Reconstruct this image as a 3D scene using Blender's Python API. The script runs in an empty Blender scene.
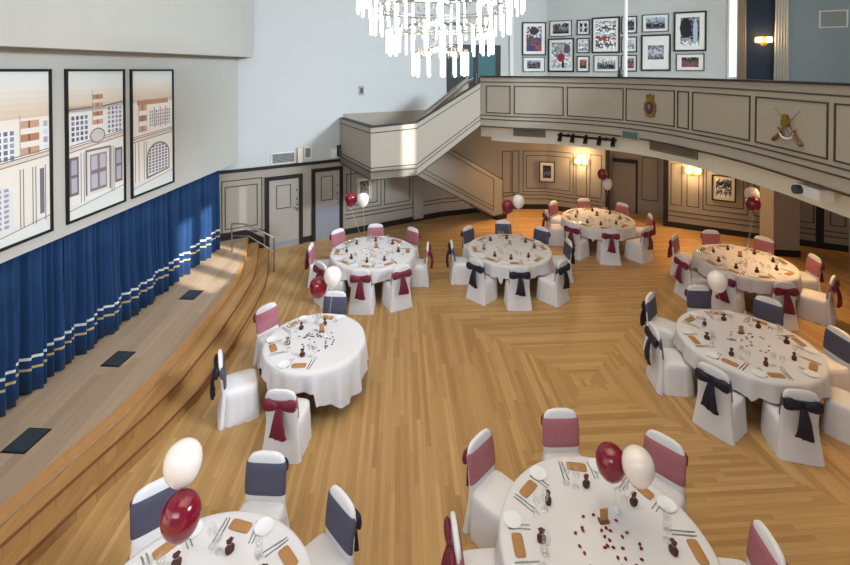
import bpy, bmesh, math, random
from mathutils import Vector, Matrix
random.seed(7)
SC = bpy.context.scene
COL = SC.collection
PI = math.pi
def R(d): return math.radians(d)
def lin(c):
    o = []
    for v in c[:3]:
        v = v / 255.0
        o.append(v / 12.92 if v <= .04045 else ((v + .055) / 1.055) ** 2.4)
    return (o[0], o[1], o[2], 1.0)

# ------------------------------------------------------------------ camera, world, sun, area lights, exposure
cam = bpy.data.cameras.new('camera'); camo = bpy.data.objects.new('camera', cam); COL.objects.link(camo)
camo.location = (0, 0, 4.9); camo.rotation_euler = (R(90 - .8), 0, 0)
cam.sensor_width = 36; cam.lens = 36 * 445 / 850
cam.shift_y = -(282.5 - (70 + 445 * math.tan(R(.8)))) / 850
cam.clip_start = .05
SC.camera = camo
SC.view_settings.view_transform = 'Standard'; SC.view_settings.look = 'None'
SC.view_settings.gamma = 1; SC.view_settings.use_curve_mapping = False
SC.view_settings.exposure = -0.08
SC.cycles.max_bounces = 6; SC.cycles.diffuse_bounces = 4; SC.cycles.sample_clamp_indirect = 4
w = bpy.data.worlds.new('world'); SC.world = w; w.use_nodes = True
w.node_tree.nodes['Background'].inputs[0].default_value = (.70, .83, 1, 1)
w.node_tree.nodes['Background'].inputs[1].default_value = .4
SUN_DIR = Vector((-.89, .45, -.42)).normalized()
sl = bpy.data.lights.new('sun', 'SUN'); so = bpy.data.objects.new('sun', sl); COL.objects.link(so)
so.rotation_euler = SUN_DIR.to_track_quat('-Z', 'Y').to_euler(); sl.energy = 11.0; sl.angle = R(.5); sl.color = (1, .96, .9)
def area(name, loc, aim, sx, sy, power, col):
    l = bpy.data.lights.new(name, 'AREA'); l.shape = 'RECTANGLE'; l.size = sx; l.size_y = sy; l.energy = power; l.color = col
    o = bpy.data.objects.new(name, l); COL.objects.link(o); o.location = loc
    o.rotation_euler = (Vector(aim) - Vector(loc)).to_track_quat('-Z', 'Y').to_euler()
    return o
def point(name, loc, power, col, r=.08):
    l = bpy.data.lights.new(name, 'POINT'); l.energy = power; l.color = col; l.shadow_soft_size = r
    o = bpy.data.objects.new(name, l); COL.objects.link(o); o.location = loc
    return o
area('daylight_behind', (-2.5, -3.5, 6.5), (-1.3, 12, 2.6), 6, 4, 130, (.76, .87, 1)).data.spread = R(75)
area('daylight_windows', (11.1, 3.5, 8.6), (-1.5, 10.8, 2.6), 6, 1.8, 1500, (.78, .89, 1)).data.spread = R(110)
area('house_lights', (1, 5.5, 10.3), (1, 5.5, 0), 8, 8, 200, (1, .84, .64)).data.spread = R(105)
for p in ((2.3, 14.1), (3.9, 13.6), (7.2, 12.0), (7.6, 9.2), (7.0, 6.2), (6.6, 3.2)):
    area('balcony_downlight', (p[0], p[1], 2.93), (p[0], p[1], 0), 0.5, .5, 21, (1, .62, .29)).data.spread = R(95)

# ------------------------------------------------------------------ materials
def nodes(name):
    m = bpy.data.materials.new(name); m.use_nodes = True
    return m, m.node_tree.nodes, m.node_tree.links, m.node_tree.nodes['Principled BSDF']
def mat(name, rgb, rough=.6, metal=0, noise=.06, scale=6, bump=0, emit=None, spec=.4, bscale=None, sheen=0):
    m, N, Lk, b = nodes(name)
    b.inputs['Roughness'].default_value = rough; b.inputs['Metallic'].default_value = metal
    b.inputs['Specular IOR Level'].default_value = spec
    if sheen: b.inputs['Sheen Weight'].default_value = sheen
    c = lin(rgb)
    tc = N.new('ShaderNodeTexCoord')
    nt = N.new('ShaderNodeTexNoise'); nt.inputs['Scale'].default_value = scale; nt.inputs['Detail'].default_value = 4
    Lk.new(tc.outputs['Object'], nt.inputs['Vector'])
    mx = N.new('ShaderNodeMix'); mx.data_type = 'RGBA'
    mx.inputs[6].default_value = tuple(v * (1 - noise) for v in c[:3]) + (1,)
    mx.inputs[7].default_value = tuple(min(1, v * (1 + noise)) for v in c[:3]) + (1,)
    Lk.new(nt.outputs['Fac'], mx.inputs[0]); Lk.new(mx.outputs[2], b.inputs['Base Color'])
    if bump:
        n2 = N.new('ShaderNodeTexNoise'); n2.inputs['Scale'].default_value = bscale or scale * 4; n2.inputs['Detail'].default_value = 5
        Lk.new(tc.outputs['Object'], n2.inputs['Vector'])
        bp = N.new('ShaderNodeBump'); bp.inputs['Strength'].default_value = bump; bp.inputs['Distance'].default_value = .01
        Lk.new(n2.outputs['Fac'], bp.inputs['Height']); Lk.new(bp.outputs[0], b.inputs['Normal'])
    if emit:
        b.inputs['Emission Color'].default_value = lin(emit[0]); b.inputs['Emission Strength'].default_value = emit[1]
    return m
def mnode(N, Lk, op, a, b=None, c=None):
    n = N.new('ShaderNodeMath'); n.operation = op
    for i, v in enumerate((a, b, c)):
        if v is None: continue
        if isinstance(v, (int, float)): n.inputs[i].default_value = v
        else: Lk.new(v, n.inputs[i])
    return n.outputs[0]
def boards(name, cols, w, length, rough, ang, centre, nested):
    """floor boards: nested mitred squares (parquet) or plain parallel boards"""
    m, N, Lk, b = nodes(name)
    g = N.new('ShaderNodeNewGeometry')
    mp = N.new('ShaderNodeVectorRotate'); mp.rotation_type = 'Z_AXIS'
    mp.inputs['Center'].default_value = (centre[0], centre[1], 0); mp.inputs['Angle'].default_value = ang
    Lk.new(g.outputs['Position'], mp.inputs['Vector'])
    sp = N.new('ShaderNodeSeparateXYZ'); Lk.new(mp.outputs[0], sp.inputs[0])
    u = mnode(N, Lk, 'SUBTRACT', sp.outputs[0], centre[0]); v = mnode(N, Lk, 'SUBTRACT', sp.outputs[1], centre[1])
    if nested:
        au = mnode(N, Lk, 'ABSOLUTE', u); av = mnode(N, Lk, 'ABSOLUTE', v)
        sel = mnode(N, Lk, 'GREATER_THAN', au, av)
        def mixf(a, c):
            n = N.new('ShaderNodeMix'); n.data_type = 'FLOAT'; Lk.new(sel, n.inputs[0]); Lk.new(a, n.inputs[2]); Lk.new(c, n.inputs[3]); return n.outputs[0]
        across = mixf(v, u); along = mixf(u, v)
    else:
        across, along = u, v; sel = None
    row = mnode(N, Lk, 'FLOOR', mnode(N, Lk, 'DIVIDE', across, w))
    wn = N.new('ShaderNodeTexWhiteNoise'); wn.noise_dimensions = '1D'; Lk.new(row, wn.inputs['W'])
    al = mnode(N, Lk, 'ADD', mnode(N, Lk, 'DIVIDE', along, length), mnode(N, Lk, 'MULTIPLY', wn.outputs['Value'], 7.0))
    seg = mnode(N, Lk, 'FLOOR', al)
    cb = N.new('ShaderNodeCombineXYZ'); Lk.new(row, cb.inputs[0]); Lk.new(seg, cb.inputs[1])
    if sel: Lk.new(sel, cb.inputs[2])
    w2 = N.new('ShaderNodeTexWhiteNoise'); w2.noise_dimensions = '3D'; Lk.new(cb.outputs[0], w2.inputs['Vector'])
    # grain, long along the board
    gc = N.new('ShaderNodeCombineXYZ')
    Lk.new(mnode(N, Lk, 'MULTIPLY', across, 60.0), gc.inputs[0]); Lk.new(mnode(N, Lk, 'MULTIPLY', along, 2.2), gc.inputs[1]); Lk.new(mnode(N, Lk, 'MULTIPLY', w2.outputs['Value'], 40.0), gc.inputs[2])
    nt = N.new('ShaderNodeTexNoise'); nt.inputs['Scale'].default_value = 1; nt.inputs['Detail'].default_value = 3
    Lk.new(gc.outputs[0], nt.inputs['Vector'])
    f = mnode(N, Lk, 'ADD', mnode(N, Lk, 'MULTIPLY', w2.outputs['Value'], .55), mnode(N, Lk, 'MULTIPLY', nt.outputs['Fac'], .5))
    cr = N.new('ShaderNodeValToRGB'); Lk.new(f, cr.inputs[0])
    el = cr.color_ramp.elements; el[0].position = .1; el[0].color = lin(cols[0]); el[1].position = .95; el[1].color = lin(cols[-1])
    for i, c in enumerate(cols[1:-1]):
        e = el.new(.1 + .85 * (i + 1) / (len(cols) - 1)); e.color = lin(c)
    # joints between boards
    fr = mnode(N, Lk, 'FRACT', mnode(N, Lk, 'DIVIDE', across, w))
    gap = mnode(N, Lk, 'LESS_THAN', mnode(N, Lk, 'ABSOLUTE', mnode(N, Lk, 'SUBTRACT', fr, .5)), .47)
    gap = mnode(N, Lk, 'ADD', mnode(N, Lk, 'MULTIPLY', gap, .22), .78)
    mx = N.new('ShaderNodeMix'); mx.data_type = 'RGBA'; mx.blend_type = 'MULTIPLY'; mx.inputs[0].default_value = 1
    Lk.new(cr.outputs[0], mx.inputs[6])
    cg = N.new('ShaderNodeCombineColor'); 
    for i in range(3): Lk.new(gap, cg.inputs[i])
    Lk.new(cg.outputs[0], mx.inputs[7]); Lk.new(mx.outputs[2], b.inputs['Base Color'])
    b.inputs['Roughness'].default_value = rough; b.inputs['Specular IOR Level'].default_value = .35
    return m
def painted():
    m, N, Lk, b = nodes('printed_ink')
    a = N.new('ShaderNodeAttribute'); a.attribute_name = 'Col'
    Lk.new(a.outputs['Color'], b.inputs['Base Color']); b.inputs['Roughness'].default_value = .5; b.inputs['Specular IOR Level'].default_value = .2
    return m
def glassy(name, tint, gl=.18, rough=.03):
    m, N, Lk, b = nodes(name)
    t = N.new('ShaderNodeBsdfTransparent'); t.inputs[0].default_value = lin(tint)
    g = N.new('ShaderNodeBsdfGlossy'); g.inputs['Roughness'].default_value = rough
    mx = N.new('ShaderNodeMixShader'); mx.inputs[0].default_value = gl
    Lk.new(t.outputs[0], mx.inputs[1]); Lk.new(g.outputs[0], mx.inputs[2])
    Lk.new(mx.outputs[0], N['Material Output'].inputs['Surface'])
    return m
BOARD_ANG = R(-3.2)
M = {}
M['floor'] = boards('parquet_boards', [(156, 118, 70), (176, 138, 88), (188, 151, 99), (202, 166, 114)], .058, 1.5, .36, BOARD_ANG, (2.57, 6.92), True)
M['stage'] = boards('stage_boards', [(150, 128, 106), (166, 144, 120), (180, 158, 134)], .12, 2.4, .45, BOARD_ANG, (-4.5, 7), False)
M['step'] = boards('step_boards', [(146, 106, 62), (166, 126, 78), (182, 142, 94)], .07, 1.6, .4, BOARD_ANG, (-3.7, 7), False)
M['nosing'] = mat('oak_nosing', (178, 132, 82), .4, noise=.15, scale=9)
M['white_wall'] = mat('pale_grey_wall_paint', (194, 197, 196), .8, noise=.03, scale=1.5, bump=.05)
M['header'] = mat('off_white_plaster', (189, 187, 179), .8, noise=.03, scale=1.2, bump=.05)
M['greige'] = mat('taupe_panel_paint', (158, 150, 137), .6, noise=.03, scale=2)
M['groove'] = mat('dark_brown_line_paint', (66, 54, 40), .6)
M['black'] = mat('black_brown_paint', (32, 26, 24), .5)
M['ceil'] = mat('ceiling_paint', (225, 222, 214), .9)
M['cream'] = mat('cream_paint', (226, 216, 196), .7, noise=.03)
M['navy_wall'] = mat('navy_wall_paint', (24, 38, 58), .7)
M['curtain'] = mat('royal_blue_velvet', (6, 50, 92), .8, noise=.3, scale=3, bump=.1, bscale=60, sheen=.05)
M['silver'] = mat('silver_braid', (216, 216, 208), .5, noise=.1, scale=30)
M['gold'] = mat('gold_braid', (196, 166, 112), .5, noise=.15, scale=30)
M['linen'] = mat('white_linen', (218, 216, 218), .8, noise=.03, scale=4, bump=.12, bscale=12)
M['cover'] = mat('white_chair_cover', (226, 225, 228), .75, noise=.04, scale=5, bump=.2, bscale=9)
M['plum_sash'] = mat('plum_organza_band', (168, 104, 114), .6, noise=.1, scale=14)
M['plum_bow'] = mat('burgundy_organza', (112, 30, 52), .55, noise=.2, scale=20)
M['navy_sash'] = mat('slate_navy_organza_band', (78, 77, 96), .6, noise=.1, scale=14)
M['navy_bow'] = mat('midnight_organza', (28, 26, 44), .55, noise=.2, scale=20)
M['red_balloon'] = mat('burgundy_latex', (118, 6, 36), .12, noise=.03, spec=.7)
M['white_balloon'] = mat('pearl_latex', (232, 222, 214), .14, noise=.03, spec=.6)
M['ribbon'] = mat('pale_ribbon', (225, 220, 210), .4)
M['steel'] = mat('polished_steel', (190, 190, 192), .2, metal=1)
M['rail'] = mat('brushed_steel', (170, 165, 160), .3, metal=1)
M['china'] = mat('white_china', (232, 234, 238), .15)
M['kraft'] = mat('kraft_brown_paper', (172, 126, 78), .8, noise=.1, scale=25)
M['dark_fav'] = mat('dark_brown_bag', (74, 40, 36), .6, noise=.2, scale=30)
M['petal'] = mat('burgundy_petal', (120, 12, 36), .6, noise=.2, scale=30)
M['petal2'] = mat('purple_petal', (74, 26, 54), .6, noise=.2, scale=30)
M['wood'] = mat('brown_wood', (120, 76, 44), .5, noise=.2, scale=20)
M['frame_black'] = mat('black_frame', (20, 19, 20), .4)
M['frame_gold'] = mat('pale_wood_frame', (214, 196, 160), .5)
M['grey_frame'] = mat('charcoal_frame', (52, 58, 66), .5)
M['ink'] = painted()
M['grille'] = mat('grey_metal_grille', (150, 152, 152), .5)
M['beam_grille'] = mat('tan_metal_grille', (132, 122, 102), .6)
M['grille_dark'] = mat('dark_grey_backing', (74, 72, 68), .7)  # dark grey of grille backings, speaker cloth and keypad
M['plastic'] = mat('white_plastic', (222, 220, 214), .5)
M['black_plastic'] = mat('black_plastic', (24, 24, 26), .4)
M['lens'] = mat('dark_lens', (50, 60, 64), .1, spec=.8)
M['teal'] = mat('teal_sign_face', (70, 100, 92), .5)
M['slate'] = mat('slate_floor_plate', (48, 58, 66), .5)
M['carpet'] = mat('brown_stair_carpet', (120, 96, 72), .9, noise=.15, scale=20)
M['chrome'] = mat('chandelier_chrome', (200, 198, 190), .15, metal=1)
M['rod'] = mat('lit_crystal_rod', (255, 255, 255), .1, emit=((255, 252, 246), 2.2))
M['crystal'] = glassy('clear_crystal', (235, 235, 235), .3)
M['glass'] = glassy('clear_glass', (255, 255, 255), .13)
M['lamp'] = mat('lit_lamp_glass', (255, 230, 190), .3, emit=((255, 214, 150), 9.0))
M['day'] = mat('bright_daylight_pane', (230, 240, 255), .2, emit=((225, 238, 255), 1.6))
M['teal_glass'] = mat('teal_door_glass', (70, 110, 116), .1, spec=.8)
M['drape'] = mat('off_white_drape', (206, 200, 190), .8, noise=.06)
M['tan_drape'] = mat('tan_drape', (170, 150, 126), .8, noise=.06)
M['brass'] = mat('antique_brass', (150, 118, 50), .4, metal=.8, noise=.2, scale=20)
M['purple'] = mat('purple_enamel', (66, 40, 78), .4)
M['grey_door'] = mat('pale_taupe_door_paint', (164, 156, 146), .55)
M['grey_lower'] = mat('grey_lower_panel', (140, 142, 150), .5)

# ------------------------------------------------------------------ mesh builder
class MB:
    def __init__(s): s.v = []; s.f = []; s.mi = []; s.col = None
    def add(s, vs, fs, mi=0):
        o = len(s.v); s.v += [tuple(p) for p in vs]; s.f += [tuple(i + o for i in f) for f in fs]; s.mi += [mi] * len(fs)
    def box(s, c, d, rz=0, mi=0, rx=0, ry=0):
        mt = Matrix.Translation(c) @ Matrix.Rotation(rz, 4, 'Z') @ Matrix.Rotation(ry, 4, 'Y') @ Matrix.Rotation(rx, 4, 'X')
        vs = [mt @ Vector((x * d[0] / 2, y * d[1] / 2, z * d[2] / 2)) for x in (-1, 1) for y in (-1, 1) for z in (-1, 1)]
        s.add(vs, [(0, 1, 3, 2), (4, 6, 7, 5), (0, 4, 5, 1), (2, 3, 7, 6), (0, 2, 6, 4), (1, 5, 7, 3)], mi)
    def hexa(s, p, mi=0):           # 4 bottom + 4 top points
        s.add(p, [(3, 2, 1, 0), (4, 5, 6, 7), (0, 1, 5, 4), (1, 2, 6, 5), (2, 3, 7, 6), (3, 0, 4, 7)], mi)
    def prism(s, poly, z0, z1, mi=0):
        n = len(poly)
        s.add([(x, y, z0) for x, y in poly] + [(x, y, z1) for x, y in poly],
              [tuple(range(n))[::-1], tuple(range(n, 2 * n))] + [(i, (i + 1) % n, n + (i + 1) % n, n + i) for i in range(n)], mi)
    def extrude(s, poly, off, mi=0):  # 3d polygon swept along a vector
        n = len(poly); o = Vector(off)
        s.add([Vector(p) for p in poly] + [Vector(p) + o for p in poly],
              [tuple(range(n))[::-1], tuple(range(n, 2 * n))] + [(i, (i + 1) % n, n + (i + 1) % n, n + i) for i in range(n)], mi)
    def loft(s, rings, cap0=True, cap1=True, mi=0, closed=True):
        n = len(rings[0]); vs = [p for r in rings for p in r]; fs = []
        for j in range(len(rings) - 1):
            for i in range(n if closed else n - 1):
                k = (i + 1) % n
                fs.append((j * n + i, j * n + k, (j + 1) * n + k, (j + 1) * n + i))
        if cap0: fs.append(tuple(range(n))[::-1])
        if cap1: fs.append(tuple((len(rings) - 1) * n + i for i in range(n)))
        s.add(vs, fs, mi)
    def lathe(s, prof, n=16, c=(0, 0, 0), mi=0):
        s.loft([[(c[0] + r * math.cos(2 * PI * i / n), c[1] + r * math.sin(2 * PI * i / n), c[2] + z) for i in range(n)] for r, z in prof], True, True, mi)
    def tube(s, pts, r, n=8, mi=0):
        pts = [Vector(p) for p in pts]; rings = []
        for i, p in enumerate(pts):
            t = (pts[min(i + 1, len(pts) - 1)] - pts[max(i - 1, 0)]).normalized()
            a = Vector((0, 0, 1)) if abs(t.z) < .9 else Vector((1, 0, 0))
            u = t.cross(a).normalized(); v = t.cross(u)
            rr = r[i] if isinstance(r, (list, tuple)) else r
            rings.append([p + u * rr * math.cos(2 * PI * k / n) + v * rr * math.sin(2 * PI * k / n) for k in range(n)])
        s.loft(rings, mi=mi)
    def build(s, name, mats, parent=None, smooth=None, bevel=0, loc=None):
        me = bpy.data.meshes.new(name); me.from_pydata(s.v, [], s.f)
        if not isinstance(mats, (list, tuple)): mats = [mats]
        for m in mats: me.materials.append(m)
        if len(mats) > 1: me.polygons.foreach_set('material_index', s.mi)
        bm = bmesh.new(); bm.from_mesh(me); bmesh.ops.recalc_face_normals(bm, faces=bm.faces); bm.to_mesh(me); bm.free()
        if smooth is not None:
            me.shade_smooth(); me.set_sharp_from_angle(angle=R(smooth))
        o = bpy.data.objects.new(name, me); COL.objects.link(o)
        if parent: o.parent = parent
        if loc: o.location = loc
        if bevel:
            b = o.modifiers.new('bevel', 'BEVEL'); b.width = bevel; b.segments = 2; b.limit_method = 'ANGLE'
        return o
def struct(o): o['kind'] = 'structure'; return o
def tag(o, label, cat, group=None):
    o['label'] = label; o['category'] = cat
    if group: o['group'] = group
    return o
def empty(name, loc=(0, 0, 0), rz=0):
    o = bpy.data.objects.new(name, None); COL.objects.link(o); o.location = loc; o.rotation_euler = (0, 0, rz); o.empty_display_size = .1
    return o
def copy_tree(o, parent=None):
    c = o.copy(); COL.objects.link(c)
    if parent: c.parent = parent
    for ch in list(o.children): copy_tree(ch, c)
    return c
class Frame:
    """a wall's own frame: u along it, z up, d out into the room"""
    def __init__(s, A, B):
        s.A = Vector((A[0], A[1], 0)); d = Vector((B[0] - A[0], B[1] - A[1], 0)); s.L = d.length; s.u = d / s.L
        s.n = Vector((s.u.y, -s.u.x, 0)); s.ang = math.atan2(s.u.y, s.u.x)
    def p(s, u, z, d=0): q = s.A + s.u * u + s.n * d; return Vector((q.x, q.y, z))
    def box(s, mb, u0, u1, z0, z1, d0, d1, mi=0):
        mb.hexa([s.p(u0, z0, d0), s.p(u1, z0, d0), s.p(u1, z0, d1), s.p(u0, z0, d1), s.p(u0, z1, d0), s.p(u1, z1, d0), s.p(u1, z1, d1), s.p(u0, z1, d1)], mi)
    def outline(s, mb, u0, u1, z0, z1, w=.018, d=.012, mi=0, d0=-.004):
        s.box(mb, u0, u1, z0, z0 + w, d0, d, mi); s.box(mb, u0, u1, z1 - w, z1, d0, d, mi)
        s.box(mb, u0, u0 + w, z0 + w, z1 - w, d0, d, mi); s.box(mb, u1 - w, u1, z0 + w, z1 - w, d0, d, mi)

# ------------------------------------------------------------------ room shell
CEIL = 10.5
mb = MB(); mb.box((2.5, 6.5, -.06), (20, 23, .12)); struct(mb.build('floor', M['floor']))
mb = MB(); mb.box((2.5, 6.5, CEIL + .1), (20, 23, .2)); struct(mb.build('ceiling', M['ceil']))
def LX(Y): return -5.68 + .0634 * Y
FL = Frame((LX(-5), -5), (LX(11.72), 11.72))
mb = MB(); FL.box(mb, 0, FL.L, 2.47, CEIL, -.22, 0); FL.box(mb, 0, FL.L, 0, CEIL, -1.1, -.9); struct(mb.build('wall_left', M['header']))
FA = Frame((-5.6, 11.385), (.5, 14.83)); UA = FA.L - 6.65      # u offset of the measured frame
FB = Frame((.5, 14.83), (3.08, 15.68)); FC = Frame((3.08, 15.68), (4.28, 15.65)); FD = Frame((4.28, 15.65), (11.4, 11.93))
mb = MB(); FA.box(mb, -.6, FA.L, 0, CEIL, -.2, 0); struct(mb.build('wall_rear_left', M['white_wall']))
mb = MB(); FB.box(mb, 0, FB.L, 0, CEIL, -.2, 0); FC.box(mb, 0, FC.L, 0, CEIL, -.2, 0); struct(mb.build('wall_rear', M['white_wall']))
M['blue_grey'] = mat('blue_grey_wall', (136, 148, 156), .8, noise=.03)  # darker blue-grey over the right end of the upper wall
mb = MB(); FD.box(mb, 6.42, FD.L, 3.5, CEIL, 0, .015); struct(mb.build('wall_blue_grey', M['blue_grey']))
mb = MB(); FD.box(mb, 0, 2.06, 0, CEIL, -.2, 0); FD.box(mb, 2.06, 3.68, 3.1, CEIL, -.2, 0); FD.box(mb, 3.68, FD.L, 0, CEIL, -.2, 0)
struct(mb.build('wall_rear_right', M['white_wall']))
# right wall with the tall windows that let the sun in
FR = Frame((11.4, 11.93), (11.6, -4.9))
WINS = [(6.45, 6.85), (8.39, 8.53), (8.70, 8.81), (9.10, 9.42), (9.66, 10.30), (10.52, 11.22)]
mb = MB(); FR.box(mb, 0, FR.L, 0, 7.55, -.2, 0); FR.box(mb, 0, FR.L, 9.6, CEIL, -.2, 0)
e = 0
for a, b in WINS: FR.box(mb, e, a, 7.55, 9.6, -.2, 0); e = b
FR.box(mb, e, FR.L, 7.55, 9.6, -.2, 0); struct(mb.build('wall_right', M['white_wall']))
mb = MB()
for a, b in WINS: FR.outline(mb, a - .03, b + .03, 7.52, 9.63, .03, .02, d0=-.02)
struct(mb.build('trim_window', M['plastic']))
# bulkhead above the pictures
mb = MB(); mb.extrude([(LX(-5) + .02, -5, 5.1), (LX(11.8) + .06, 11.8, 5.24), (LX(11.8) + .06, 11.8, CEIL), (LX(-5) + .02, -5, CEIL)], (.30, 0, 0))
struct(mb.build('wall_bulkhead', M['header']))

# stage and its curved steps
EDGE = [(-4.74, 11.85), (-4.52, 11.2), (-4.31, 10.6), (-4.08, 9.74), (-3.96, 8.74), (-3.9, 7.71), (-3.91, 6.55), (-3.99, 5.85), (-4.11, 5.29), (-4.21, 4.82), (-4.31, 4.3), (-4.55, 3.4), (-4.85, 2.4)]
def offs(k): return [(x + k * (.62 + .38 * min(1, max(0, (y - 3.2) / 3.5))), y) for x, y in EDGE]
def slab(name, edge, z0, z1, m):
    mb = MB(); mb.prism(edge + [(-6.4, 2.4), (-6.4, 11.0), (-5.5, 11.43)], z0, z1); return struct(mb.build(name, m))
slab('floor_stage', EDGE, 0, .45, M['stage'])
slab('trim_step_upper', offs(.29), 0, .30, M['step']); slab('trim_step_lower', offs(.55), 0, .15, M['step'])
mb = MB()
NOS = {}
for k, z in ((0, .45), (.29, .30), (.55, .15)):
    e = offs(k); mb = NOS[z] = MB(); t0 = -.05 if z == .45 else -.004; zl = .34 if z == .45 else z - .02
    for a, b in zip(e, e[1:]):
        mb.hexa([(a[0] + t0, a[1], zl), (a[0] + .02, a[1], zl), (b[0] + .02, b[1], zl), (b[0] + t0, b[1], zl), (a[0] + t0, a[1], z + .004), (a[0] + .02, a[1], z + .004), (b[0] + .02, b[1], z + .004), (b[0] + t0, b[1], z + .004)])
for z in NOS: struct(NOS[z].build('trim_nosing', M['nosing'] if z == .45 else M['wood']))

# wainscots: painted panelling on the lower walls, dark lines, skirting
mb = MB(); FA.box(mb, UA - .9, UA + 6.65, 0, 2.2, 0, .03); FB.box(mb, 0, FB.L, 0, 3.1, 0, .03); FC.box(mb, 0, FC.L, 0, 3.1, 0, .03)
FD.box(mb, 0, 2.06, 0, 3.1, 0, .03); FD.box(mb, 3.68, FD.L, 0, 3.1, 0, .03); FA.box(mb, UA + 3.3, UA + 6.65, 2.2, 3.6, 0, .03)
FA.box(mb, UA + 5.6, UA + 5.95, .1, 3.0, .03, .12)
# recess behind the rear wall opening
FD.box(mb, 2.06, 3.68, 0, 3.1, -1.0, -.92); FD.box(mb, 1.98, 2.06, 0, 3.1, -.95, -.02); FD.box(mb, 3.68, 3.76, 0, 3.1, -.95, -.02); FD.box(mb, 1.98, 3.76, 3.02, 3.1, -.95, -.02)
struct(mb.build('trim_wainscot', M['greige']))
mb = MB()
def line(F, u0, u1, z, d=.045): F.box(mb, u0, u1, z - .012, z + .012, .02, d)
def rect(F, u0, u1, z0, z1, w=.022): F.outline(mb, u0, u1, z0, z1, w, .04, d0=.02)
rect(FA, UA + .06, UA + .87, .72, 1.84); rect(FA, UA - .02, UA + .99, .58, 2.0); line(FA, UA - .3, UA + 1.06, .55); 
for z in (.47, .59): line(FA, UA + 3.32, UA + 5.6, z); line(FA, UA + 5.95, UA + 6.65, z); line(FB, 0, FB.L, z)
rect(FA, UA + 3.37, UA + 4.5, .7, 1.8); rect(FA, UA + 3.5, UA + 4.37, .83, 2.6); rect(FA, UA + 4.6, UA + 5.5, .7, 2.1)
for z in (.36, .50): line(FC, 0, FC.L, z); line(FD, 0, 2.0, z); line(FD, 3.75, FD.L, z)
rect(FB, 2.3, 2.66, .58, 2.06); rect(FC, -.0, .24, .56, 2.06)
for u, z0, z1 in ((.37, .6, 2.06), (.48, .72, 1.9)):
    FC.box(mb, u, u + .022, z0, z1, .02, .04); FC.box(mb, u, 1.2, z0, z0 + .022, .02, .04); FC.box(mb, u, 1.2, z1 - .022, z1, .02, .04)
    e = 1.3 - u; FD.box(mb, e - .022, e, z0, z1, .02, .04); FD.box(mb, 0, e, z0, z0 + .022, .02, .04); FD.box(mb, 0, e, z1 - .022, z1, .02, .04)
rect(FD, 1.0, 1.36, .6, 2.06); rect(FD, 1.45, 1.83, .6, 2.06)
for a, b, z0, z1 in ((3.84, 4.15, .7, 2.0), (4.27, 4.6, .7, 2.0), (4.69, 5.82, .66, 2.0), (4.77, 5.72, .82, 1.88), (5.95, 6.6, .66, 2.0), (6.96, 7.31, .66, 2.0), (7.65, 7.98, .66, 2.0)): rect(FD, a, b, z0, z1)
FD.outline(mb, 3.0, 3.5, .49, 1.95, .022, -.9, d0=-.93)
struct(mb.build('trim_panel_lines', M['groove']))
mb = MB()
def base(F, u0, u1, h=.17, z=0): F.box(mb, u0, u1, z, z + h, 0, .05)
FA.box(mb, UA - .9, UA + 3.3, 2.2, 2.28, 0, .06)
FA.box(mb, UA - .9, UA + .58, .45, .64, 0, .05)
mb.hexa([FA.p(UA + .58, .3, 0), FA.p(UA + 1.02, 0, 0), FA.p(UA + 1.02, 0, .05), FA.p(UA + .58, .3, .05), FA.p(UA + .58, .64, 0), FA.p(UA + 1.02, .36, 0), FA.p(UA + 1.02, .36, .05), FA.p(UA + .58, .64, .05)])
base(FA, UA + 2.08, UA + 2.33); base(FA, UA + 3.27, UA + 6.65); base(FB, 0, FB.L); base(FC, 0, FC.L); base(FD, 0, 2.0); base(FD, 3.78, FD.L)
FD.box(mb, 1.94, 2.08, 0, 3.0, -.05, .06); FD.box(mb, 3.64, 3.78, 0, 3.0, -.05, .06); FD.box(mb, 7.35, 7.52, 0, 3.0, 0, .06)
struct(mb.build('baseboard_rear', M['black']))
# doors
def door(name, F, u0, u1, z1, low_z, panel, hside):
    mb = MB(); F.box(mb, u0 + .1, u1 - .1, 0, z1 - .1, .03, .055); o = struct(mb.build(name, M['grey_door']))
    mb = MB(); F.box(mb, u0, u0 + .1, 0, z1, .03, .09); F.box(mb, u1 - .1, u1, 0, z1, .03, .09); F.box(mb, u0 + .1, u1 - .1, z1 - .1, z1, .03, .09); mb.build('door_frame', M['black'], o)
    mb = MB(); F.outline(mb, *panel, .018, .064, d0=.05); mb.build('door_panel_line', M['groove'], o)
    hu = u1 - .16 if hside > 0 else u0 + .16
    mb = MB(); F.box(mb, hu - .02, hu + .02, .95, 1.17, .055, .065); mb.tube([F.p(hu, 1.07, .06), F.p(hu, 1.07, .11), F.p(hu - .1 * hside, 1.07, .11)], .01); mb.build('door_handle', M['rail'], o)
    mb = MB(); F.box(mb, u0 + .11, u1 - .11, .02, low_z, .055, .06); mb.build('lower_panel', M['grey_lower'], o)  # thin grey panel over the lower part of the door
    mb = MB()
    for z in (1.25, 1.5): F.box(mb, hu - .012, hu + .012, z, z + .06, .055, .064)
    mb.build('door_plate', M['black'], o)
    return o
door('door_1', FA, UA + 1.06, UA + 2.07, 1.98, .16, (UA + 1.35, UA + 1.75, 1.07, 1.72), 1)
door('door_2', FA, UA + 2.33, UA + 3.25, 2.07, .95, (UA + 2.6, UA + 2.95, 1.12, 1.82), 1)
point('recess_light', FD.p(2.9, 2.75, -.5), 7, (1, .78, .45), .1)
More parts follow.
